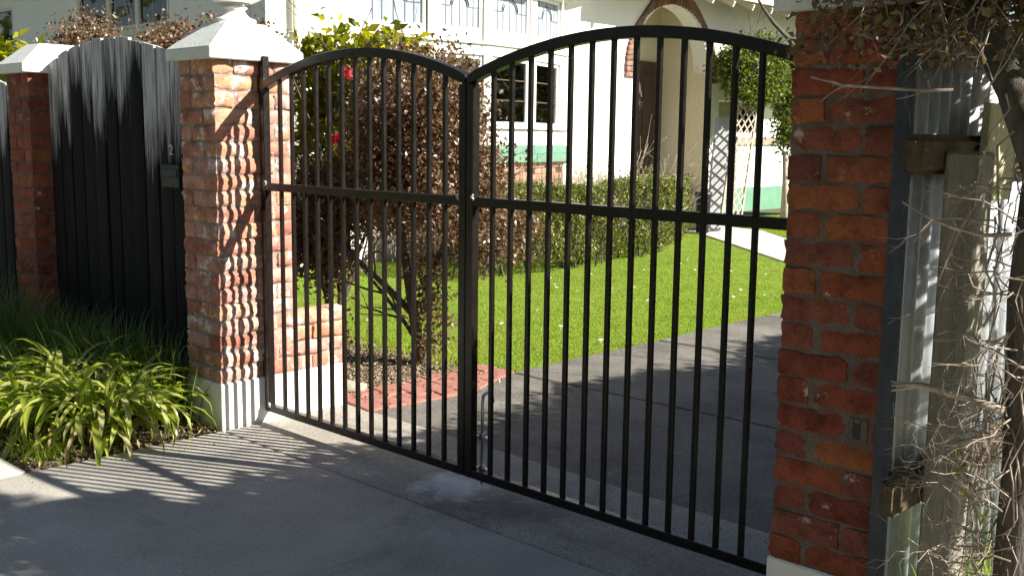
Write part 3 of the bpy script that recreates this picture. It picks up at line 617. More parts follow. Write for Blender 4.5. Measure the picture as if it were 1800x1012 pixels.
# street facing wall with three windows, and the wall beyond
WY = 3.75
mb = MB(); xs0 = [(-10.55, -9.72), (-9.62, -8.90), (-8.80, -8.05)]
mb.box(-12.95, -10.62, WY, WY + .25, 0, 4.1).box(-7.98, HX, WY, WY + .25, 0, 4.1).box(-10.62, -7.98, WY, WY + .25, 0, 2.92).box(-10.62, -7.98, WY, WY + .25, 3.95, 4.1)
mb.box(-16, -12.95, WY + .02, WY + .25, 0, 2.95).box(-16, -12.95, WY + .02, WY + .25, 3.55, 4.1)
hp('street_wall', mb, M['wall'])
def window(name, x0, x1, z0, z1, y, fr, m=M['cream'], d=0.05):
    w = MB(); w.box(x0 - fr, x0, y - .02, y + d, z0 - fr, z1 + fr).box(x1, x1 + fr, y - .02, y + d, z0 - fr, z1 + fr).box(x0, x1, y - .019, y + d, z1, z1 + fr).box(x0, x1, y - .019, y + d, z0 - fr, z0)
    o = hp(name, w, m, 0.004); MB().box(x0, x1, y + .015, y + .02, z0, z1).build('pane', M['glass'], o); return o
for a, b in xs0: window('window', a, b, 3.02, 3.88, WY + 0.02, 0.048)
hp('sill', MB().box(-10.68, -7.92, WY - .05, WY - 0.002, 2.88, 2.96), M['cream'], 0.004)
window('window', -15.2, -13.0, 3.0, 3.5, WY + .02, 0.045)
hp('room_wall', MB().box(-16, HX - .4, WY + 1.2, WY + 1.25, 0, 4.0), M['room'])
# side wall, facing the drive
hp('side_wall', MB().box(HX - .25, HX, WY + 0.252, 5.25, 0, 4.1), M['wall'])
# arch wall: outline with a round headed opening, given thickness
AYC, AR, ASZ = 11.76, 1.07, 2.75; yA, yB = 8.98, 13.24; RNG_B = 0.24
out = [(yA, 0), (AYC - AR, 0), (AYC - AR, ASZ)] + [(AYC - AR * math.cos(a), ASZ + AR * math.sin(a)) for a in np.linspace(0, math.pi, 25)[1:-1]] + [(AYC + AR, ASZ), (AYC + AR, 0), (yB, 0), (yB, 4.1), (yA, 4.1)]
bm = bmesh.new(); vv = [bm.verts.new((HX, y, z)) for y, z in out]; f = bm.faces.new(vv)
r = bmesh.ops.extrude_face_region(bm, geom=[f]); bmesh.ops.translate(bm, verts=[v for v in r['geom'] if isinstance(v, bmesh.types.BMVert)], vec=(-0.3, 0, 0))
bmesh.ops.recalc_face_normals(bm, faces=bm.faces); me = bpy.data.meshes.new('arch_wall'); bm.to_mesh(me); bm.free(); link('arch_wall', me, M['wall'], hs, (0, 0, 0))
vb = [brick_mesh('arch_brick', RNG_B, 0.19, 0.072, 90 + s, (4, 3, 2), 0.005, 0.006) for s in range(4)]
for q in vb: q.materials.clear(); q.materials.append(M['brick_brown'])
nb_ = 42
for k in range(nb_):
    a = math.pi * (k + 0.5) / nb_; rr = AR + RNG_B / 2 + 0.004
    o = link('arch_brick', random.choice(vb), None, hs, (HX - 0.045, AYC - rr * math.cos(a), ASZ + rr * math.sin(a)))
    o.matrix_basis = Matrix.Translation(o.location) @ Matrix.Rotation(math.pi - a if False else -(math.pi - a), 4, 'X').to_4x4() @ Matrix.Rotation(math.pi / 2, 4, 'Z')
for s in (-1, 1):
    for k in range(2):
        o = link('arch_brick', random.choice(vb), None, hs, (HX - 0.045, AYC + s * (AR + RNG_B / 2 + 0.004), ASZ - 0.045 - k * 0.084))
        o.rotation_euler = (0, 0, math.pi / 2)
# porch behind the arch
hp('porch_wall', MB().box(-7.1, -6.85, 9.2, yB, 0, 4.05).box(-6.85, HX - .302, AYC + AR - 0.015, yB - 0.004, 0, 4.05).box(HX - .3015, HX - 0.012, AYC + AR - 0.015, AYC + AR + 0.01, 0.02, ASZ - 0.01).box(-7.12, HX - .302, 9.2, 9.4, 0, 4.05), M['wall_beige'])
hp('porch_ceiling', MB().box(-7.12, HX - .302, 9.4, yB - .1, 3.98, 4.05), M['wall_beige'])
hp('porch_floor', MB().box(-7.12, HX - .302, 9.4, yB - .1, 0.0, 0.5), M['path'])
do = hp('door', MB().box(-6.848, -6.79, 11.75, 12.74, 0.5, 2.97), M['door'], 0.004)
for z0, z1 in ((0.65, 1.5), (1.65, 2.75)):
    for y0, y1 in ((11.83, 12.2), (12.29, 12.66)): MB().box(-6.79, -6.775, y0, y1, z0, z1).build('door_panel', M['door'], do, 0.006)
# wall set back beyond the arch, with a green base
hp('rear_wall', MB().box(-7.25, -7.0, yB - .003, 19.5, 0.62, 1.72).box(-7.25, -7.0, yB - .003, 15.6, 1.72, 4.1).box(-7.25, -7.0, 16.6, 19.5, 1.72, 4.1).box(-7.25, -7.0, 15.6, 16.6, 2.3, 4.1), M['wall'])
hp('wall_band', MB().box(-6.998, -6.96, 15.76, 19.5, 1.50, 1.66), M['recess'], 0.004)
hp('base_band', MB().box(-7.24, -6.97, yB - .002, 19.5, 0.12, 0.618), M['green'], 0.004)
hp('lintel_wall', MB().box(HX - 0.298, HX - .002, yB + 0.001, 16.2, 2.3, 4.1).box(HX - 0.298, HX - .002, 16.201, 19.5, 2.95, 4.1), M['wall'])  # nearer stretch dropped lower, shaped to shade the recess
hp('recess_wall', MB().box(-6.999, -6.93, yB + 0.001, 15.75, 0.0, 4.1), M['recess'])  # added dark facing, the recess's shade put into its colour
wr_ = hp('window', MB().box(-7.05, -6.985, 15.56, 16.64, 1.70, 1.75).box(-7.05, -6.985, 15.56, 15.61, 1.75, 2.32).box(-7.05, -6.985, 16.59, 16.64, 1.75, 2.32).box(-7.05, -6.985, 15.61, 16.59, 2.27, 2.32), M['trim'], 0.004)
MB().box(-7.03, -7.022, 15.61, 16.59, 1.75, 2.27).build('pane', M['glass'], wr_)
# roof, fascia, soffit, rafter tails
hp('roof', MB().add([(-5.05, 9.7, 4.0), (-5.05, 20, 4.0), (-10, 20, 6.5), (-10, 9.7, 6.5), (-5.05, 9.7, 4.1), (-5.05, 20, 4.1), (-10, 20, 6.6), (-10, 9.7, 6.6)], [(0, 3, 2, 1), (4, 5, 6, 7), (0, 1, 5, 4), (1, 2, 6, 5), (2, 3, 7, 6), (3, 0, 4, 7)])
   .add([(-5.2, 3.2, 4.12), (-5.2, 9.69, 4.12), (-10, 9.69, 6.55), (-10, 7.5, 6.55), (-5.2, 3.2, 4.22), (-5.2, 9.69, 4.22), (-10, 9.69, 6.65), (-10, 7.5, 6.65)], [(0, 3, 2, 1), (4, 5, 6, 7), (0, 1, 5, 4), (1, 2, 6, 5), (2, 3, 7, 6), (3, 0, 4, 7)])
   .add([(-5.2, 3.1, 4.12), (-17, 3.1, 4.12), (-17, 7.5, 6.55), (-10, 7.5, 6.55), (-5.2, 3.1, 4.22), (-17, 3.1, 4.22), (-17, 7.5, 6.65), (-10, 7.5, 6.65)], [(0, 1, 2, 3), (4, 7, 6, 5), (0, 4, 5, 1), (1, 5, 6, 2), (2, 6, 7, 3), (3, 7, 4, 0)]), M['roof'])
hp('fascia', MB().box(-5.05, -5.02, 9.7, 20, 3.93, 4.09), M['trim'], 0.004)
hp('soffit', MB().box(HX - .3, -5.2, 3.12, 9.69, 4.102, 4.115).box(-17, HX - .3, 3.12, WY + .3, 4.102, 4.115), M['trim'])
for k in range(14):
    y = 9.95 + k * 0.62; MB().obox((-5.42, y, 4.02), (0.894, 0, -0.447), (0, 1, 0), (0.447, 0, 0.894), 0.40, 0.024, 0.05).build('rafter_tail', M['cream'], hs, 0.004)
# bow window: five facets
BP = [(-5.84, 5.06), (-5.48, 6.04), (-5.37, 6.93), (-5.45, 7.92), (-5.75, 8.88), (-6.02, 9.5)]
inner = [(x - 0.16, y + (0.02 if i == 0 else -0.02 if i == 5 else 0)) for i, (x, y) in enumerate(BP)]
def ring(z0, z1, o, i_=0.16):
    """a band that follows the bow, standing out by O"""
    m = MB(); n = len(BP)
    for k in range(n - 1):
        (xa, ya), (xb, yb) = BP[k], BP[k + 1]; d = Vector((xb - xa, yb - ya, 0)).normalized(); nr = Vector((d.y, -d.x, 0))
        a = Vector((xa, ya, 0)); b = Vector((xb, yb, 0)); e = 0.5 * o
        m.prism([tuple((a + nr * o - d * 0)[:2]), tuple((b + nr * o)[:2]), tuple((b - nr * i_)[:2]), tuple((a - nr * i_)[:2])][::-1] if False else
                [tuple((a - nr * i_)[:2]), tuple((a + nr * o)[:2]), tuple((b + nr * o)[:2]), tuple((b - nr * i_)[:2])], z0 + k * 1e-4, z1 + k * 1e-4)
    return m
hp('bow_base_core', ring(-0.05, 1.235, -0.115, 0.2), M['mortar'])
hp('bow_ledge', ring(1.24, 1.36, 0.075), M['green'], 0.004)
hp('bow_ledge', ring(1.362, 1.475, 0.03), M['green'], 0.004)
hp('bow_apron', ring(1.478, 1.70, 0.0), M['trim'], 0.004)
hp('bow_sill', ring(1.702, 1.745, 0.05), M['trim'], 0.004)
hp('bow_transom', ring(2.66, 2.80, 0.0), M['trim'], 0.004)
hp('bow_transom', ring(2.802, 2.835, 0.035), M['trim'], 0.004)
hp('bow_head', ring(3.56, 3.72, 0.0), M['trim'], 0.004)
hp('bow_fascia', ring(3.72, 3.86, 0.38, 0.3), M['trim'], 0.004)
hp('bow_roof', ring(3.862, 4.10, 0.34, 0.3), M['roof'])
bs = [brick_mesh('base_brick', 0.228, 0.1, 0.076, 120 + s, (4, 2, 2), 0.004, 0.005) for s in range(4)]
for q in bs: q.materials.clear(); q.materials.append(M['brick_pink'])
for k in range(5):
    (xa, ya), (xb, yb) = BP[k], BP[k + 1]; L = math.hypot(xb - xa, yb - ya); ux, uy = (xb - xa) / L, (yb - ya) / L; nx, ny = uy, -ux
    if k >= 1:
        for r in range(6 if k > 1 else 4):
            z = 1.2 - r * 0.086
            s0 = 0.12 * (r % 2); q = s0 + 0.115
            while q < L - 0.1:
                o = link('base_brick', random.choice(bs), None, hs, (xa + ux * q - nx * 0.065, ya + uy * q - ny * 0.065, z)); o.rotation_euler = (0, 0, math.atan2(uy, ux)); q += 0.24
    def pt(s, z, o): return (xa + ux * s + nx * o, ya + uy * s + ny * o, z)
    ax, ay, az = (ux, uy, 0), (nx, ny, 0), (0, 0, 1)
    def ob(m, s0, s1, z0, z1, o, d): return m.obox(pt((s0 + s1) / 2, (z0 + z1) / 2, o - d / 2), ax, ay, az, (s1 - s0) / 2, d / 2, (z1 - z0) / 2)
    for (z0, z1, kind) in ((1.747, 2.658, 'low'), (2.837, 3.558, 'high')):
        for q0, q1 in ((0.002, 0.075), (L - 0.075, L - 0.002)): hp('bow_post', ob(MB(), q0, q1, z0, z1, 0.0, 0.14), M['trim'], 0.004)
        fr = MB(); b = 0.05; e0, e1 = 0.09, L - 0.09; bb = 0.05 if kind == 'low' else 0.17
        ob(fr, e0, e0 + b, z0, z1, -0.03, 0.05); ob(fr, e1 - b, e1, z0, z1, -0.03, 0.05); ob(fr, e0 + b, e1 - b, z1 - b, z1, -0.031, 0.048); ob(fr, e0 + b, e1 - b, z0, z0 + bb, -0.031, 0.048)
        w = hp('window', fr, M['trim'], 0.004)
        pn = MB(); ob(pn, e0 + b, e1 - b, z0 + bb, z1 - b, -0.055, 0.005); pn.build('pane', M['glass'] if kind == 'low' else M['leaded'], w)
        cm = MB(); g0, g1, h0, h1 = e0 + b, e1 - b, z0 + bb, z1 - b
        if kind == 'low':
            for t in (0.36, 0.70): ob(cm, g0, g1, h0 + (h1 - h0) * t - .008, h0 + (h1 - h0) * t + .008, -0.046, 0.012)
            cm.build('glazing_bar', M['door'], w)
            cu = MB(); ob(cu, g0 + 0.08, g0 + 0.4, h0, h1, -0.16, 0.02); hp('curtain', cu, M['curtain'])
        else:
            for t in (0.14, 0.30, 0.5, 0.70, 0.86):
                s = g0 + (g1 - g0) * t; ob(cm, s - .006, s + .006, h0, h1 - (0.0 if t in (0.14, 0.5, 0.86) else 0.18), -0.05, 0.008)
            zz = h0 + (h1 - h0) * 0.52
            ob(cm, g0, g0 + (g1 - g0) * 0.28, zz - .006, zz + .006, -0.049, 0.008); ob(cm, g1 - (g1 - g0) * 0.28, g1, zz - .006, zz + .006, -0.049, 0.008)
            m_ = (g0 + g1) / 2; R_ = (g1 - g0) * 0.24
            for rr in (R_, R_ * 0.8):
                ps = [pt(m_ - rr * math.cos(a), zz + 0.01 + rr * math.sin(a), -0.046) for a in np.linspace(0, math.pi, 11)]
                cm.tube(ps, 0.006, 4)
            cm.build('lead_came', M['lead'], w)
hp('bow_room', MB().prism([(-6.3, 5.2), (-6.12, 5.3), (-6.0, 6.0), (-5.95, 7.0), (-6.0, 8.0), (-6.25, 8.9), (-6.4, 8.9)], 1.5, 3.7), M['room'])
hp('downpipe', MB().tube([(-5.72, 4.11, 2.7), (-5.72, 4.11, 4.05)], 0.04, 10).tube([(-5.72, 4.11, 0.0), (-5.72, 4.11, 2.69)], 0.036, 10).box(-5.80, -5.70, 4.05, 4.17, 2.76, 2.785), M['cream'])
hp('bow_plant_pot', MB().box(0, 0.001, 0, 0.001, 0, 0.001), M['trim']) if False else None

# boards, lattice and pot against the house
ln = empty('leaning_board', (-5.62, 13.05, 0.0), 'tall pale grey boards leaning on the house wall right of the porch', 'board')
MB().obox((-5.55, 12.90, 1.0), (0.35, 0.93, 0), (0.93, -0.35, 0.1), (0, 0.08, 1), 0.15, 0.02, 1.0).build('plank', M['old_board'], ln, 0.004)
MB().obox((-5.60, 13.18, 0.7), (0.35, 0.93, 0), (0.93, -0.35, 0.1), (0, 0.06, 1), 0.09, 0.02, 0.72).build('plank', M['old_board'], ln, 0.004)
lt = empty('lattice_panel', (-5.1, 13.55, 0), 'diamond lattice panel in a shade toned brownish grey, leaning under the climber', 'lattice')
LO = Vector((-5.22, 12.52, 0.22)); LU = Vector((0.0, 0.66, 0)); LV = Vector((-0.05, 0.46, 1.95))
def lp(u, v): return LO + LU * u + LV * v
for fam in (0, 1):
    for k in range(-9, 11):
        pts = []
        for u in (0.0, 1.0):
            v = (k + (u if fam else 1 - u) * 3.2) / 10.0; pts.append((u, v))
        (u0, v0), (u1, v1) = pts
        if max(v0, v1) < 0 or min(v0, v1) > 1: continue
        def clipv(u0, v0, u1, v1):
            o = []
            for (u, v, uo, vo) in ((u0, v0, u1, v1), (u1, v1, u0, v0)):
                if v < 0: t = (0 - v) / (vo - v); u = u + (uo - u) * t; v = 0
                if v > 1: t = (1 - v) / (vo - v); u = u + (uo - u) * t; v = 1
                o.append((u, v))
            return o
        (u0, v0), (u1, v1) = clipv(u0, v0, u1, v1)
        if abs(u1 - u0) < 0.08: continue
        off = Vector((0.012 * fam, 0, 0)); MB().bar(lp(u0, v0) + off, lp(u1, v1) + off, 0.032, 0.008, (1, 0, 0)).build('lattice_slat', M['lattice'], lt)
for (a, b) in (((0, 0), (0, 1)), ((1, 0), (1, 1)), ((0, 0), (1, 0)), ((0, 1), (1, 1))):
    MB().bar(lp(*a) + Vector((.006, 0, 0)), lp(*b) + Vector((.006, 0, 0)), 0.045, 0.03, (1, 0, 0)).build('lattice_frame', M['lattice'], lt)
pt_ = empty('plant_pot', (-5.45, 12.32, 0), 'black plastic plant pot at the end of the clipped hedge', 'pot')
MB().lathe([(0.11, 0.0), (0.13, 0.62), (0.15, 0.63), (0.15, 0.70), (0.135, 0.70), (0.12, 0.6)], 20, (-5.45, 12.32, 0)).build('pot', M['plastic'], pt_, 0, True)
MB().lathe([(0.118, 0.6), (0.1, 0.63), (0.04, 0.64)], 12, (-5.45, 12.32, 0)).build('potting_soil', M['soil'], pt_, 0, True)

# ------------------------------------------------------------------ iron fence at the right
fe = empty('corrugated_fence', (3.52, 4.0, 0), 'grey corrugated iron boundary fence on timber posts right of the pillar', 'fence')
def sheet_mesh():
    n = 84; ys_ = np.linspace(0, 0.80, n + 1); vs = []; fs = []
    for z in (0.0, 1.0, 1.90):
        for y in ys_: vs.append((0.013 * math.sin(y / 0.076 * 2 * math.pi), y, z))
    for r in range(2):
        for i in range(n): a = r * (n + 1) + i; fs.append((a, a + 1, a + n + 2, a + n + 1))
    me = bpy.data.meshes.new('iron_sheet'); me.from_pydata(vs, [], fs); me.polygons.foreach_set('use_smooth', [True] * len(fs)); me.materials.append(M['iron']); return me
sm = sheet_mesh()
for k in range(12):
    o = link('iron_sheet', sm, None, fe, (3.497 + 0.002 * (k % 2), -0.335 + k * 0.76, 0.0 if k else 0.015))
    o.modifiers.new('thickness', 'SOLIDIFY').thickness = 0.0012
for z in (0.535, 1.485):
    mb = MB(); mb.obox((3.545, 4.3, z + 0.058), (1, 0, 0), (0, 1, 0), (0, 0, 1), 0.030, 4.73, 0.054); mb.build('rail', M['log'], fe, 0.018, seg=3)
for y in (-0.23, 2.2, 4.6, 7.0):
    MB().box(3.578, 3.678, y - 0.05, y + 0.05, -0.1, 1.555 + 0.01 * y).build('fence_post', M['post'], fe, 0.008)
MB().obox((3.605, 0.04, 1.55), (0.05, 0.999, 0), (-0.99, 0.05, 0.06), (0, 0.06, 1), 0.10, 0.012, 0.14).build('board', M['board'], fe, 0.003)
MB().box(3.462, 3.512, -0.352, -0.338, 0.0, 1.93).build('edge_shade_strip', M['strip'], fe, 0.002)  # strip added as the shaded end of the first sheet

# ------------------------------------------------------------------ plants
# strap leaved clumps by the fence: every leaf near the front an object
def strap_mesh(seed, L, w, up0, curl):
    g = random.Random(seed); n = 8; vs = []; fs = []; p = Vector((0, 0, 0)); ang = up0
    for i in range(n + 1):
        t = i / n; ww = w * (0.55 + 0.6 * math.sin(min(1, t * 1.3) * math.pi * 0.5)) * (1 - max(0, (t - 0.62) / 0.38) ** 1.6) + 0.0008
        side = Vector((0, 1, 0)); nrm = Vector((-math.sin(ang), 0, math.cos(ang)))
        vs += [p - side * ww / 2 + nrm * ww * 0.22, p, p + side * ww / 2 + nrm * ww * 0.22]
        p = p + Vector((math.cos(ang), 0, math.sin(ang))) * L / n; ang -= curl / n * (0.5 + 1.3 * t)
    for i in range(n):
        a = 3 * i; fs += [(a, a + 1, a + 4, a + 3), (a + 1, a + 2, a + 5, a + 4)]
    me = bpy.data.meshes.new('leaf'); me.from_pydata([tuple(v) for v in vs], [], fs); me.polygons.foreach_set('use_smooth', [True] * len(fs)); return me
straps = [strap_mesh(i, random.uniform(0.30, 0.46), random.uniform(0.019, 0.027), random.uniform(0.7, 1.5), random.uniform(1.6, 3.3)) for i in range(20)]
for s in straps: s.materials.append(M['strap'])
dry = [strap_mesh(40 + i, random.uniform(0.3, 0.5), 0.013, random.uniform(0.6, 1.0), random.uniform(2.2, 3.4)) for i in range(6)]
for s in dry: s.materials.append(M['strap_dry'])
def clump(x, y, n, label, scale=1.0, r=0.16, ndry=24):
    e = empty('strap_leaf_plant', (x, y, 0), label, 'plant', 'strap leaved clumps under the paling fence')
    for k in range(n + ndry):
        a = random.random() * 6.283; q = r * math.sqrt(random.random())
        d = k >= n; o = link('dry_leaf' if d else 'leaf', random.choice(dry if d else straps), None, e, (x + q * math.cos(a), y + q * math.sin(a), random.uniform(0.0, 0.17) * (1 - 0.5 * q / r)))
        o.rotation_euler = (random.uniform(-.35, .35), random.uniform(-0.3, 0.25), a + random.uniform(-.7, .7)); s = scale * random.uniform(0.7, 1.12); o.scale = (s, s, s)
    return e
clump(-0.55, -0.76, 275, 'broad bright strap leaved clump nearest the sunlit pillar', 1.16, 0.24)
clump(-0.84, -0.92, 275, 'strap leaved clump merging into the bright one, over the bare soil by the street', 1.16, 0.24)
clump(-1.02, -0.62, 240, 'strap leaved clump at the back of the bright mound, towards the humped fence', 1.2, 0.22)
clump(-1.66, -0.98, 240, 'strap leaved clump cut by the left edge of the photo', 1.1, 0.2)
# darker grassy plants behind them, in the shade of the fence
def grassy(x, y, n, label, h):
    g = empty('grassy_plant', (x, y, 0), label, 'plant', 'grassy plants in the shade of the paling fence')
    Pq = RNG.normal(size=(n, 2)) * np.array([0.13, 0.09]); nn = len(Pq); a = np.arctan2(Pq[:, 1], Pq[:, 0]) + RNG.normal(size=nn) * 0.8
    L = h * (0.6 + 0.6 * RNG.random(nn)); out = L * (0.25 + 0.6 * RNG.random(nn)); d = np.column_stack([np.cos(a), np.sin(a)]); s = np.column_stack([-np.sin(a), np.cos(a)]) * 0.006
    rows_ = []
    for t in (0, 0.35, 0.7, 1.0):
        z = L * (1.25 * t - 0.62 * t * t * (out / L)); c = Pq + d * (out * t ** 1.5)[:, None]; ww = (1 - t * 0.95)
        rows_ += [np.column_stack([c - s * ww, z]), np.column_stack([c + s * ww, z])]
    v = np.stack(rows_, 1).reshape(-1, 3); i = np.arange(nn)[:, None] * 8
    f = np.concatenate([i + np.array([[2 * j, 2 * j + 1, 2 * j + 3, 2 * j + 2]]) for j in range(3)], 1).reshape(-1, 4)
    tag(link('leaves', np_mesh('leaves', v, f), M['grassy'], g, (x, y, 0)), kind='stuff')
gx = [(-0.72, -0.36, 0.46, 'tufty dark grassy plant tucked against the near side of the lit pillar'), (-1.1, -0.42, 0.48, 'dark grassy plant at the middle of the humped paling fence'), (-1.5, -0.5, 0.46, 'dark grassy plant left of the middle of the humped fence'),
      (-1.95, -0.52, 0.5, 'dark grassy plant under the low end of the humped fence'), (-2.35, -0.6, 0.56, 'dark grassy plant at the foot of the farther brick pillar'), (-2.8, -0.72, 0.62, 'tall dark grassy plant in front of the farther pillar at the left edge'),
      (-2.0, -0.95, 0.42, 'grassy plant between the left edge clump and the farther pillar'), (-1.35, -0.72, 0.4, 'grassy plant just behind the bright strap leaved clumps')]
for x, y, h, lb in gx: grassy(x, y, 420, lb, h)

def shrub(name, label, cat, base, crown, mat, n_clump, clr, per, leaf, aspect, trunks, bark, upbias=0.3, group=None, extra=None, fold=0.25, shell=0.4, zmin=None, flat=1.0):
    """crown: list of (centre, radii, share)"""
    e = empty(name, base, label, cat, group); t = MB()
    for tr in trunks:
        p0, d, L, r, dep = tr; twig(t, p0, d, L, r, dep, 7, 0.75, 0.3)
    if trunks: t.build('stem', bark, e, 0, True, origin=base)
    c = np.concatenate([clumps(cc, rr, max(1, int(n_clump * sh)), clr, per, shell, flat, zmin) for cc, rr, sh in crown])
    me = leaf_mesh('foliage', c, leaf * (0.7 + 0.6 * RNG.random(len(c))), aspect, upbias=upbias, fold=fold, origin=base)
    link('foliage', me, mat, e, base); return e
# camellia
ca = shrub('camellia_bush', 'glossy yellow green camellia with red flowers behind the sunlit pillar', 'shrub', (-1.75, 1.65, 0),
      [((-1.86, 1.75, 1.98), (0.52, 0.2, 0.38), 0.44), ((-1.78, 1.66, 1.52), (0.5, 0.16, 0.42), 0.40), ((-1.35, 1.8, 2.14), (0.4, 0.25, 0.14), 0.16)], M['camellia'], 165, 0.075, 17, 0.105, 0.5,
      [((-1.75, 1.65, -0.03), (0.02, 0, 1), 1.2, 0.035, 3), ((-1.72, 1.68, 0.4), (-0.3, 0.1, 1), 1.1, 0.025, 3)], M['bark'])
def flower(p, parent, r=0.045):
    c = np.array(p) + RNG.normal(size=(26, 3)) * r * 0.42
    link('flower', leaf_mesh('flower', c, np.full(26, r), 0.9, origin=p), M['flower_red'], parent, p)
for p in ((-2.15, 1.42, 2.2), (-1.25, 1.42, 2.0), (-1.4, 1.4, 1.55)): flower(p, ca)
# bronze shrub with a bare forked stem
b1 = shrub('bronze_shrub', 'bushy bronze leaved shrub on a forked stem right behind the meeting of the gates', 'shrub', (-0.77, 1.66, 0),
      [((-0.56, 1.42, 1.74), (0.58, 0.38, 0.44), 0.48), ((-0.44, 1.45, 1.32), (0.60, 0.4, 0.44), 0.40), ((-0.28, 1.85, 0.95), (0.32, 0.35, 0.2), 0.07), ((-0.68, 1.66, 0.45), (0.07, 0.08, 0.38), 0.05)], M['brownleaf'], 460, 0.066, 62, 0.034, 0.62,
      [((-0.77, 1.66, -0.03), (0.05, 0.0, 1), 1.5, 0.045, 3), ((-0.78, 1.66, 0.12), (-0.45, -0.35, 0.9), 0.9, 0.018, 2), ((-0.74, 1.67, 0.5), (0.3, 0.1, 0.9), 1.1, 0.02, 3)], M['bark'], fold=0.15)
b2 = shrub('bronze_shrub', 'darker bronze shrub on a straight stem between the lit pillar and the camellia', 'shrub', (-1.56, 1.52, 0),
      [((-1.2, 1.65, 1.25), (0.5, 0.33, 0.3), 0.45), ((-1.75, 1.5, 0.95), (0.36, 0.3, 0.46), 0.53), ((-1.5, 1.5, 0.35), (0.1, 0.1, 0.3), 0.02)], M['brownleaf'], 340, 0.075, 60, 0.038, 0.62,
      [((-1.56, 1.52, -0.03), (0.03, 0.0, 1), 1.5, 0.035, 3), ((-1.56, 1.52, 0.9), (0.5, 0.1, 0.8), 1.0, 0.02, 3)], M['bark'], fold=0.15)
b3 = shrub('bronze_shrub', 'wide bronze shrub rising above the humped paling fence by the house windows', 'shrub', (-3.3, 1.4, 0),
      [((-2.75, 1.1, 2.04), (1.15, 0.35, 0.32), 0.75), ((-4.35, 1.0, 2.2), (0.28, 0.3, 0.42), 0.12), ((-3.6, 1.1, 1.9), (0.8, 0.3, 0.3), 0.13)], M['brownleaf'], 560, 0.07, 70, 0.034, 0.62,
      [((-3.1, 1.4, -0.03), (0.03, 0.0, 1), 1.6, 0.05, 3), ((-3.5, 1.35, -0.03), (-0.4, 0.0, 1), 1.7, 0.035, 3), ((-2.6, 1.35, 0), (0.1, 0, 1), 1.6, 0.03, 3)], M['bark'], fold=0.15)
shrub('young_shrub', 'bright young leafy shrub behind the farther pillar cap', 'shrub', (-4.3, 0.55, 0),
      [((-4.15, 0.35, 2.08), (0.34, 0.25, 0.2), 1.0)], M['camellia'], 40, 0.07, 14, 0.12, 0.42, [((-4.3, 0.55, -0.03), (0, 0, 1), 1.7, 0.02, 2)], M['bark'])

# clipped hedge beside the lawn
HP = [(-3.75, 4.9), (-3.62, 6.0), (-3.62, 7.2), (-3.85, 8.6), (-4.35, 9.9), (-5.0, 11.0), (-5.55, 12.0)]
he = empty('clipped_hedge', (-4.2, 8.0, 0), 'clipped olive green hedge curving along the back of the lawn', 'hedge')
cs = []
for k in range(len(HP) - 1):
    (xa, ya), (xb, yb) = HP[k], HP[k + 1]; L = math.hypot(xb - xa, yb - ya); m = int(34000 * L / 8)
    t = RNG.random(m); side = RNG.random(m); dx, dy = (yb - ya) / L, -(xb - xa) / L
    face = RNG.random(m); w = np.where(face < 0.55, 0.02 - 0.16 * RNG.random(m) ** 2, -RNG.random(m) * 0.75)
    z = np.where(face < 0.55, 0.10 + 0.84 * RNG.random(m), 0.96 - 0.10 * RNG.random(m) ** 2)
    bx_, by_ = xa + (xb - xa) * t, ya + (yb - ya) * t; lump = 0.07 * np.sin(bx_ * 5 + by_ * 3.1) + 0.05 * np.sin(by_ * 9.0 + z * 8)
    cs.append(np.column_stack([bx_ + dx * (w + lump) + RNG.normal(size=m) * .02, by_ + dy * (w + lump) + RNG.normal(size=m) * .02, z * (1 + 0.5 * lump) + RNG.normal(size=m) * .02]))
c = np.concatenate(cs); link('foliage', leaf_mesh('foliage', c, 0.05 * (0.6 + 0.7 * RNG.random(len(c))), 0.55, origin=(-4.2, 8.0, 0)), M['hedge'], he, (-4.2, 8.0, 0))
mb = MB()
for k in range(70):
    t = random.random() * (len(HP) - 1.001); i = int(t); p = lerp(HP[i], HP[i + 1], t - i); x = p[0] - 0.35 * random.random(); y = p[1]
    twig(mb, (x, y, -0.03), (random.uniform(-.4, .4), random.uniform(-.4, .4), 1), 0.75, 0.014, 2, 4)
mb.build('branches', M['bark'], he, 0, False, origin=(-4.2, 8.0, 0))
# dry stalks and a pruned rose between hedge and bow window
P = np.column_stack([RNG.uniform(-5.2, -4.45, 2600), RNG.uniform(5.8, 9.0, 2600)])
dg = blades('dry_stalks', P, 1.15, 0.012, M['drygrass'], -0.02, 0.35); tag(dg, kind='stuff')
ro = empty('pruned_rose', (-4.9, 9.4, 0), 'hard pruned bare rose bush in front of the porch door', 'shrub'); mb = MB()
for k in range(11): twig(mb, (-4.9 + random.uniform(-.5, .35), 9.4 + random.uniform(-.6, .5), 0), (random.uniform(-.35, .35), random.uniform(-.35, .35), 1), random.uniform(0.95, 1.25), 0.022, 2, 6, 0.6, 0.25, (2, 3))
mb.build('canes', M['bark_pale'], ro, 0, True, origin=(-4.9, 9.4, 0))
c = clumps((-4.9, 9.7, 0.85), (0.5, 0.6, 0.3), 30, 0.08, 22, 0.2); link('foliage', leaf_mesh('foliage', c, np.full(len(c), 0.045), 0.5, origin=(-4.9, 9.4, 0)), M['hedge'], ro, (-4.9, 9.4, 0))
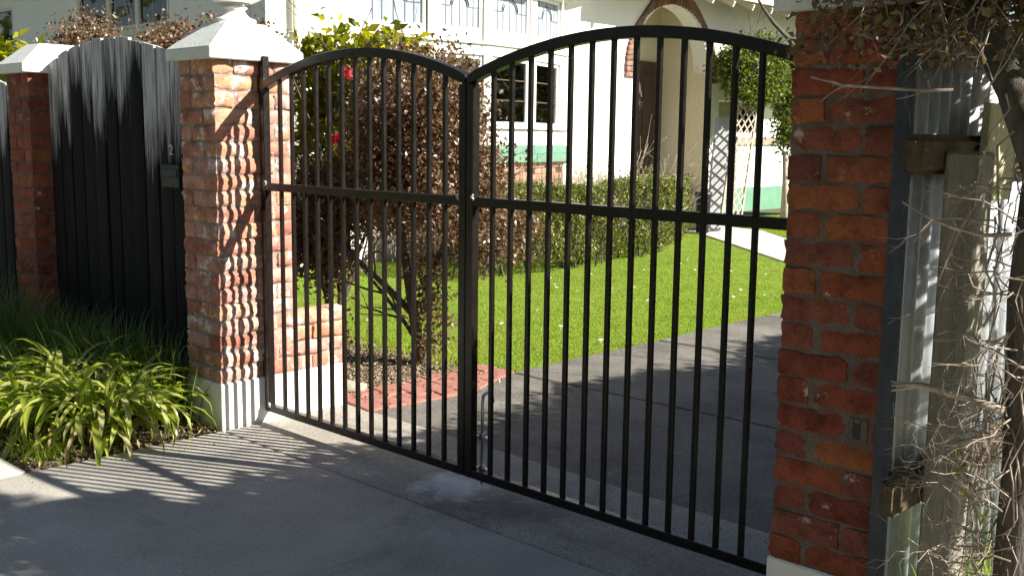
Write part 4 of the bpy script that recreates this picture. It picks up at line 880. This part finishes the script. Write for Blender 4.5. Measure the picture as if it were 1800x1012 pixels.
# climber by the porch
cl = shrub('climbing_vine', 'leafy green climber over the eave and lattice beside the porch', 'vine', (-5.1, 14.45, 0),
      [((-5.15, 13.4, 2.9), (0.35, 0.95, 0.42), 0.5), ((-5.1, 13.3, 2.6), (0.3, 0.75, 0.26), 0.22), ((-5.1, 14.6, 2.2), (0.25, 0.34, 0.95), 0.2), ((-5.25, 15.6, 2.7), (0.4, 0.7, 0.5), 0.2)], M['vine'], 420, 0.11, 60, 0.085, 0.5,  # last clump is unseen growth added to shade the recess
      [((-5.1, 14.5, -0.03), (0.0, 0.0, 1), 2.3, 0.06, 2), ((-5.1, 14.45, 2.0), (0.0, -0.8, 0.9), 1.6, 0.03, 3), ((-5.0, 14.6, 3.2), (0.1, -0.9, 0.5), 2.2, 0.05, 2), ((-5.05, 13.2, 2.8), (0.0, -0.5, 0.9), 1.0, 0.012, 2)], M['bark'])
vt = MB().tube([(-5.1, 14.5, -0.03), (-5.08, 14.47, 0.7), (-5.12, 14.5, 1.4)], [0.075, 0.06, 0.06], 8).build('trunk', M['bark_pale'], cl, 0, True)

# daisies on the lawn
dm = MB()
for k in range(9):
    a = 2 * math.pi * k / 9; dm.add([(0, 0, 0.05), (0.018 * math.cos(a - .25), 0.018 * math.sin(a - .25), 0.052), (0.024 * math.cos(a), 0.024 * math.sin(a), 0.05), (0.018 * math.cos(a + .25), 0.018 * math.sin(a + .25), 0.052)], [(0, 1, 2, 3)])
dm.tube([(0, 0, -0.02), (0, 0, 0.05)], 0.0015, 3); dme = dm.mesh('daisy'); dme.materials.append(M['flower_white'])
k = 0
while k < 46:
    y = random.uniform(2.6, 10.5); x = random.uniform(-3.4, -0.4)
    if not inside(np.array([[x, y]]), lawn_poly)[0] or (y < 5 and random.random() < 0.6): continue
    o = link('daisy', dme, None, None, (x, y, -0.035)); o.rotation_euler = (random.uniform(-.3, .5), random.uniform(-.3, .3), random.random() * 6); o.scale = (0.85,) * 3
    tag(o, 'tiny white daisy standing open in the mown lawn', 'flower', 'white daisies dotted over the lawn'); k += 1

# ------------------------------------------------------------------ tree at the right and creeper over the iron fence
tr = empty('old_tree', (3.90, -0.5, 0), 'gnarled tree at the right edge with twigs and dull leaves over the brick pillar', 'tree')
tb = (3.90, -0.5, 0)
MB().tube([(3.93, -0.50, -0.1), (3.905, -0.50, 0.4), (3.895, -0.485, 0.8), (3.885, -0.50, 1.2), (3.905, -0.51, 1.5), (3.97, -0.52, 1.75), (4.15, -0.55, 2.2), (4.5, -0.7, 2.6)], [0.055, 0.046, 0.04, 0.043, 0.048, 0.05, 0.05, 0.045], 10).build('trunk', M['bark'], tr, 0, True, origin=tb)
lm = MB().tube([(3.905, -0.51, 1.50), (3.80, -0.44, 1.70), (3.70, -0.37, 1.84), (3.56, -0.30, 1.98), (3.40, -0.3, 2.12)], [0.045, 0.040, 0.036, 0.030, 0.02], 9)
lm.tube([(4.3, -0.6, 2.4), (4.9, -0.9, 2.9), (5.6, -1.0, 3.2), (6.4, -1.2, 3.4)], [0.05, 0.045, 0.035, 0.02], 8).tube([(4.5, -0.7, 2.6), (4.7, -0.2, 3.0), (5.1, 0.1, 3.4)], [0.04, 0.03, 0.02], 7).tube([(5.0, -0.9, 2.95), (5.2, -1.8, 3.2), (5.6, -2.2, 3.4)], [0.035, 0.03, 0.02], 7)
lm.tube([(5.2, -1.8, 3.2), (4.2, -3.0, 3.7), (2.6, -4.4, 4.1), (0.6, -5.2, 4.3), (-1.5, -5.4, 4.4)], [0.03, 0.035, 0.03, 0.025, 0.012], 7)  # limb added to carry the unseen sky-blocking leaves
lm.build('limb', M['bark'], tr, 0, True, origin=tb)
tw = MB(); tips = []
for k in range(22):      # twigs over the pillar top
    p = (random.uniform(3.3, 3.75), random.uniform(-0.5, -0.36), random.uniform(1.92, 2.1)); twig(tw, p, (random.uniform(-.8, .3), random.uniform(-.3, .3), random.uniform(-.7, .3)), random.uniform(0.14, 0.3), 0.0025, 2, 4, 0.8, 0.5, (2, 3), tips, 0.05)
for k in range(14):      # twigs across the iron
    p = (random.uniform(3.6, 3.85), random.uniform(-0.6, 0.2), random.uniform(1.5, 2.0)); twig(tw, p, (random.uniform(-1, .4), random.uniform(-.6, .6), random.uniform(-.7, .5)), random.uniform(0.15, 0.3), 0.0028, 2, 4, 0.8, 0.5, (2, 3), tips, 0.03)
tw.build('twigs', M['twig'], tr, 0, False, origin=tb)
bt = MB()
for k in range(130):      # dead twigs low down, right of the post
    z = random.choice((random.uniform(0.45, 0.95), random.uniform(0.45, 0.95), random.uniform(0.95, 1.5))); p = (3.86 + random.uniform(-.09, .06), -0.52 + random.uniform(-.05, .06), z); twig(bt, p, (random.uniform(-1, 0.1), random.uniform(-.7, .5), random.uniform(-.5, .5)), random.uniform(0.10, 0.24), 0.0024, 2, 4, 1.0, 1.1, (2, 3), None, 0.08)
for k in range(26):      # dry vine strands hanging down the trunk and over the rails
    x, y, z = 3.87 + random.uniform(-.07, .05), -0.545 + random.uniform(-.02, .05), random.uniform(0.7, 1.75); pts = [(x, y, z)]
    for q in range(7): x += random.uniform(-.035, .03); y += random.uniform(-.02, .015); z -= random.uniform(0.02, 0.11); pts.append((x, y, z))
    bt.tube(pts, random.uniform(0.0012, 0.0032), 4)
bt.build('dead_twigs', M['twig'], tr, 0, False, origin=tb)
for pts, rr in (([(3.72, -0.62, 1.70), (3.66, -0.645, 1.698), (3.58, -0.66, 1.705), (3.48, -0.70, 1.712), (3.40, -0.72, 1.735)], [0.004, 0.004, 0.004, 0.0035, 0.002]),
                ([(3.86, -0.56, 1.36), (3.80, -0.58, 1.355), (3.74, -0.605, 1.37), (3.70, -0.64, 1.39), (3.63, -0.66, 1.43)], [0.006, 0.005, 0.004, 0.004, 0.002]),
                ([(3.87, -0.55, 0.93), (3.80, -0.575, 0.95), (3.74, -0.60, 0.965), (3.69, -0.62, 0.975), (3.63, -0.65, 0.955)], [0.013, 0.011, 0.010, 0.008, 0.003])):
    tm = MB().tube(pts, rr, 7)
    for k in range(2): twig(tm, pts[random.randint(1, 3)], (random.uniform(-1, 0), random.uniform(-.5, 0), random.uniform(-.6, .8)), 0.07, rr[0] * 0.5, 0, 5)
    tm.build('dead_branch', M['twig'], tr, 0, True, origin=tb)
tips = np.array(tips)
c = np.concatenate([tips[RNG.integers(0, len(tips), 900)] + RNG.normal(size=(900, 3)) * 0.03, clumps((3.58, -0.30, 2.0), (0.44, 0.20, 0.15), 85, 0.05, 30, 0.1), clumps((3.85, -0.1, 1.98), (0.3, 0.4, 0.16), 80, 0.06, 30, 0.1), clumps((3.5, -0.05, 2.02), (0.3, 0.4, 0.16), 50, 0.06, 30, 0.1)])
c = trimmed(c[(c[:, 2] > 1.76) & (c[:, 0] > 3.12)])
link('foliage', leaf_mesh('foliage', c, 0.027 * (0.6 + 0.8 * RNG.random(len(c))), 0.62, origin=tb), M['oldleaf'], tr, tb)
c = np.concatenate([clumps((5.66, -1.0, 3.25), (1.75, 1.75, 0.4), 420, 0.16, 34, 0.1), clumps((4.6, -1.3, 3.0), (0.9, 1.0, 0.3), 110, 0.14, 30, 0.1), clumps((4.25, -0.5, 2.62), (0.4, 0.5, 0.25), 40, 0.1, 26, 0.1),
    clumps((5.2, -4.2, 3.9), (3.6, 2.2, 0.5), 900, 0.2, 34, 0.1), clumps((1.2, -5.2, 4.3), (4.2, 2.2, 0.6), 800, 0.22, 34, 0.1), clumps((4.45, 0.3, 1.6), (0.28, 0.6, 0.8), 62, 0.09, 24, 0.2), clumps((4.2, 0.22, 2.2), (0.2, 0.3, 0.25), 40, 0.09, 26, 0.1), clumps((4.35, 0.35, 3.3), (0.85, 0.42, 0.25), 150, 0.12, 34, 0.05)])  # unseen clumps added: overhead ones block sky, low ones shade post and iron
c = trimmed(c); link('shading_canopy', leaf_mesh('shading_canopy', c, 0.07 * (0.6 + 0.8 * RNG.random(len(c))), 0.6, origin=tb), M['oldleaf'], tr, tb)

cr = empty('boundary_creeper', (3.75, 4, 0), 'dense creeper massed along the top of the corrugated iron fence', 'vine')
cs = [clumps((3.72, 0.75, 2.05), (0.28, 0.45, 0.22), 90, 0.07, 26, 0.1)]
for y in np.arange(1.4, 9.2, 0.5): cs.append(clumps((3.75 + 0.1 * math.sin(y * 3), y, 2.02 + 0.08 * math.sin(y * 2.3)), (0.35, 0.4, 0.27), 95, 0.10, 30, 0.05))
c = trimmed(np.concatenate(cs)); link('foliage', leaf_mesh('foliage', c, 0.065 * (0.6 + 0.8 * RNG.random(len(c))), 0.6, origin=(3.75, 4, 0)), M['vine'], cr, (3.75, 4, 0))
mb = MB()
for y in np.arange(0.9, 9, 0.9): twig(mb, (3.75, y, -0.05), (0, 0.05, 1), 2.0, 0.022, 2, 5)
mb.build('stems', M['bark'], cr, 0, False, origin=(3.75, 4, 0))
# trees across the street, behind the camera: added to dim sky fill and reflections
c = np.concatenate([clumps((x, -17 + 1.5 * math.sin(x), 4.2 + 1.6 * math.sin(x * 0.7)), (2.6, 1.4, 5.0), 46, 0.55, 36, 0.2) for x in np.arange(-34, 36, 3.2)])
c = c[c[:, 2] > -0.05]; tag(link('unseen_street_trees', leaf_mesh('unseen_street_trees', c, 0.42 * (0.6 + 0.8 * RNG.random(len(c))), 0.6), M['vine']), kind='stuff')
# what closes the view beyond the garden, behind the house and past the iron fence
c = np.concatenate([clumps((x, 27 + 1.5 * math.sin(x), 2.2 + math.sin(x * 0.9)), (2.4, 1.3, 2.6), 22, 0.5, 30, 0.2) for x in np.arange(-6, 30, 3.0)] +
                   [clumps((-24 + math.sin(y), y, 2.2 + math.sin(y * 0.9)), (1.5, 2.4, 2.6), 22, 0.5, 30, 0.2) for y in np.arange(-4, 30, 3.0)])
c = c[c[:, 2] > -0.05]; tag(link('far_trees', leaf_mesh('far_trees', c, 0.42 * (0.6 + 0.8 * RNG.random(len(c))), 0.6), M['vine']), kind='stuff')
# weeds under the fence
P = np.array([3.66, -0.1]) + RNG.normal(size=(700, 2)) * np.array([0.12, 0.3]); P = P[P[:, 0] > 3.53]
tag(blades('fence_weeds', P, 0.34, 0.008, M['grass'], -0.08, 1.0), kind='stuff')
sp = empty('weed_sprig', (3.74, -0.5, 0.5), 'yellow green leafy sprig hanging among the dead twigs by the post', 'plant')
c = np.array([(3.765 + 0.012 * i, -0.52 - 0.006 * i, 0.80 - 0.024 * i) for i in range(7)]) + RNG.normal(size=(7, 3)) * 0.008
link('leaves', leaf_mesh('leaves', c, np.full(7, 0.045), 0.4, origin=(3.74, -0.5, 0.5)), M['camellia'], sp, (3.74, -0.5, 0.5))
MB().tube([(3.75, -0.51, 0.83), (3.80, -0.54, 0.72), (3.845, -0.56, 0.6)], 0.002, 4).build('stem', M['twig'], sp, 0, False, origin=(3.74, -0.5, 0.5))
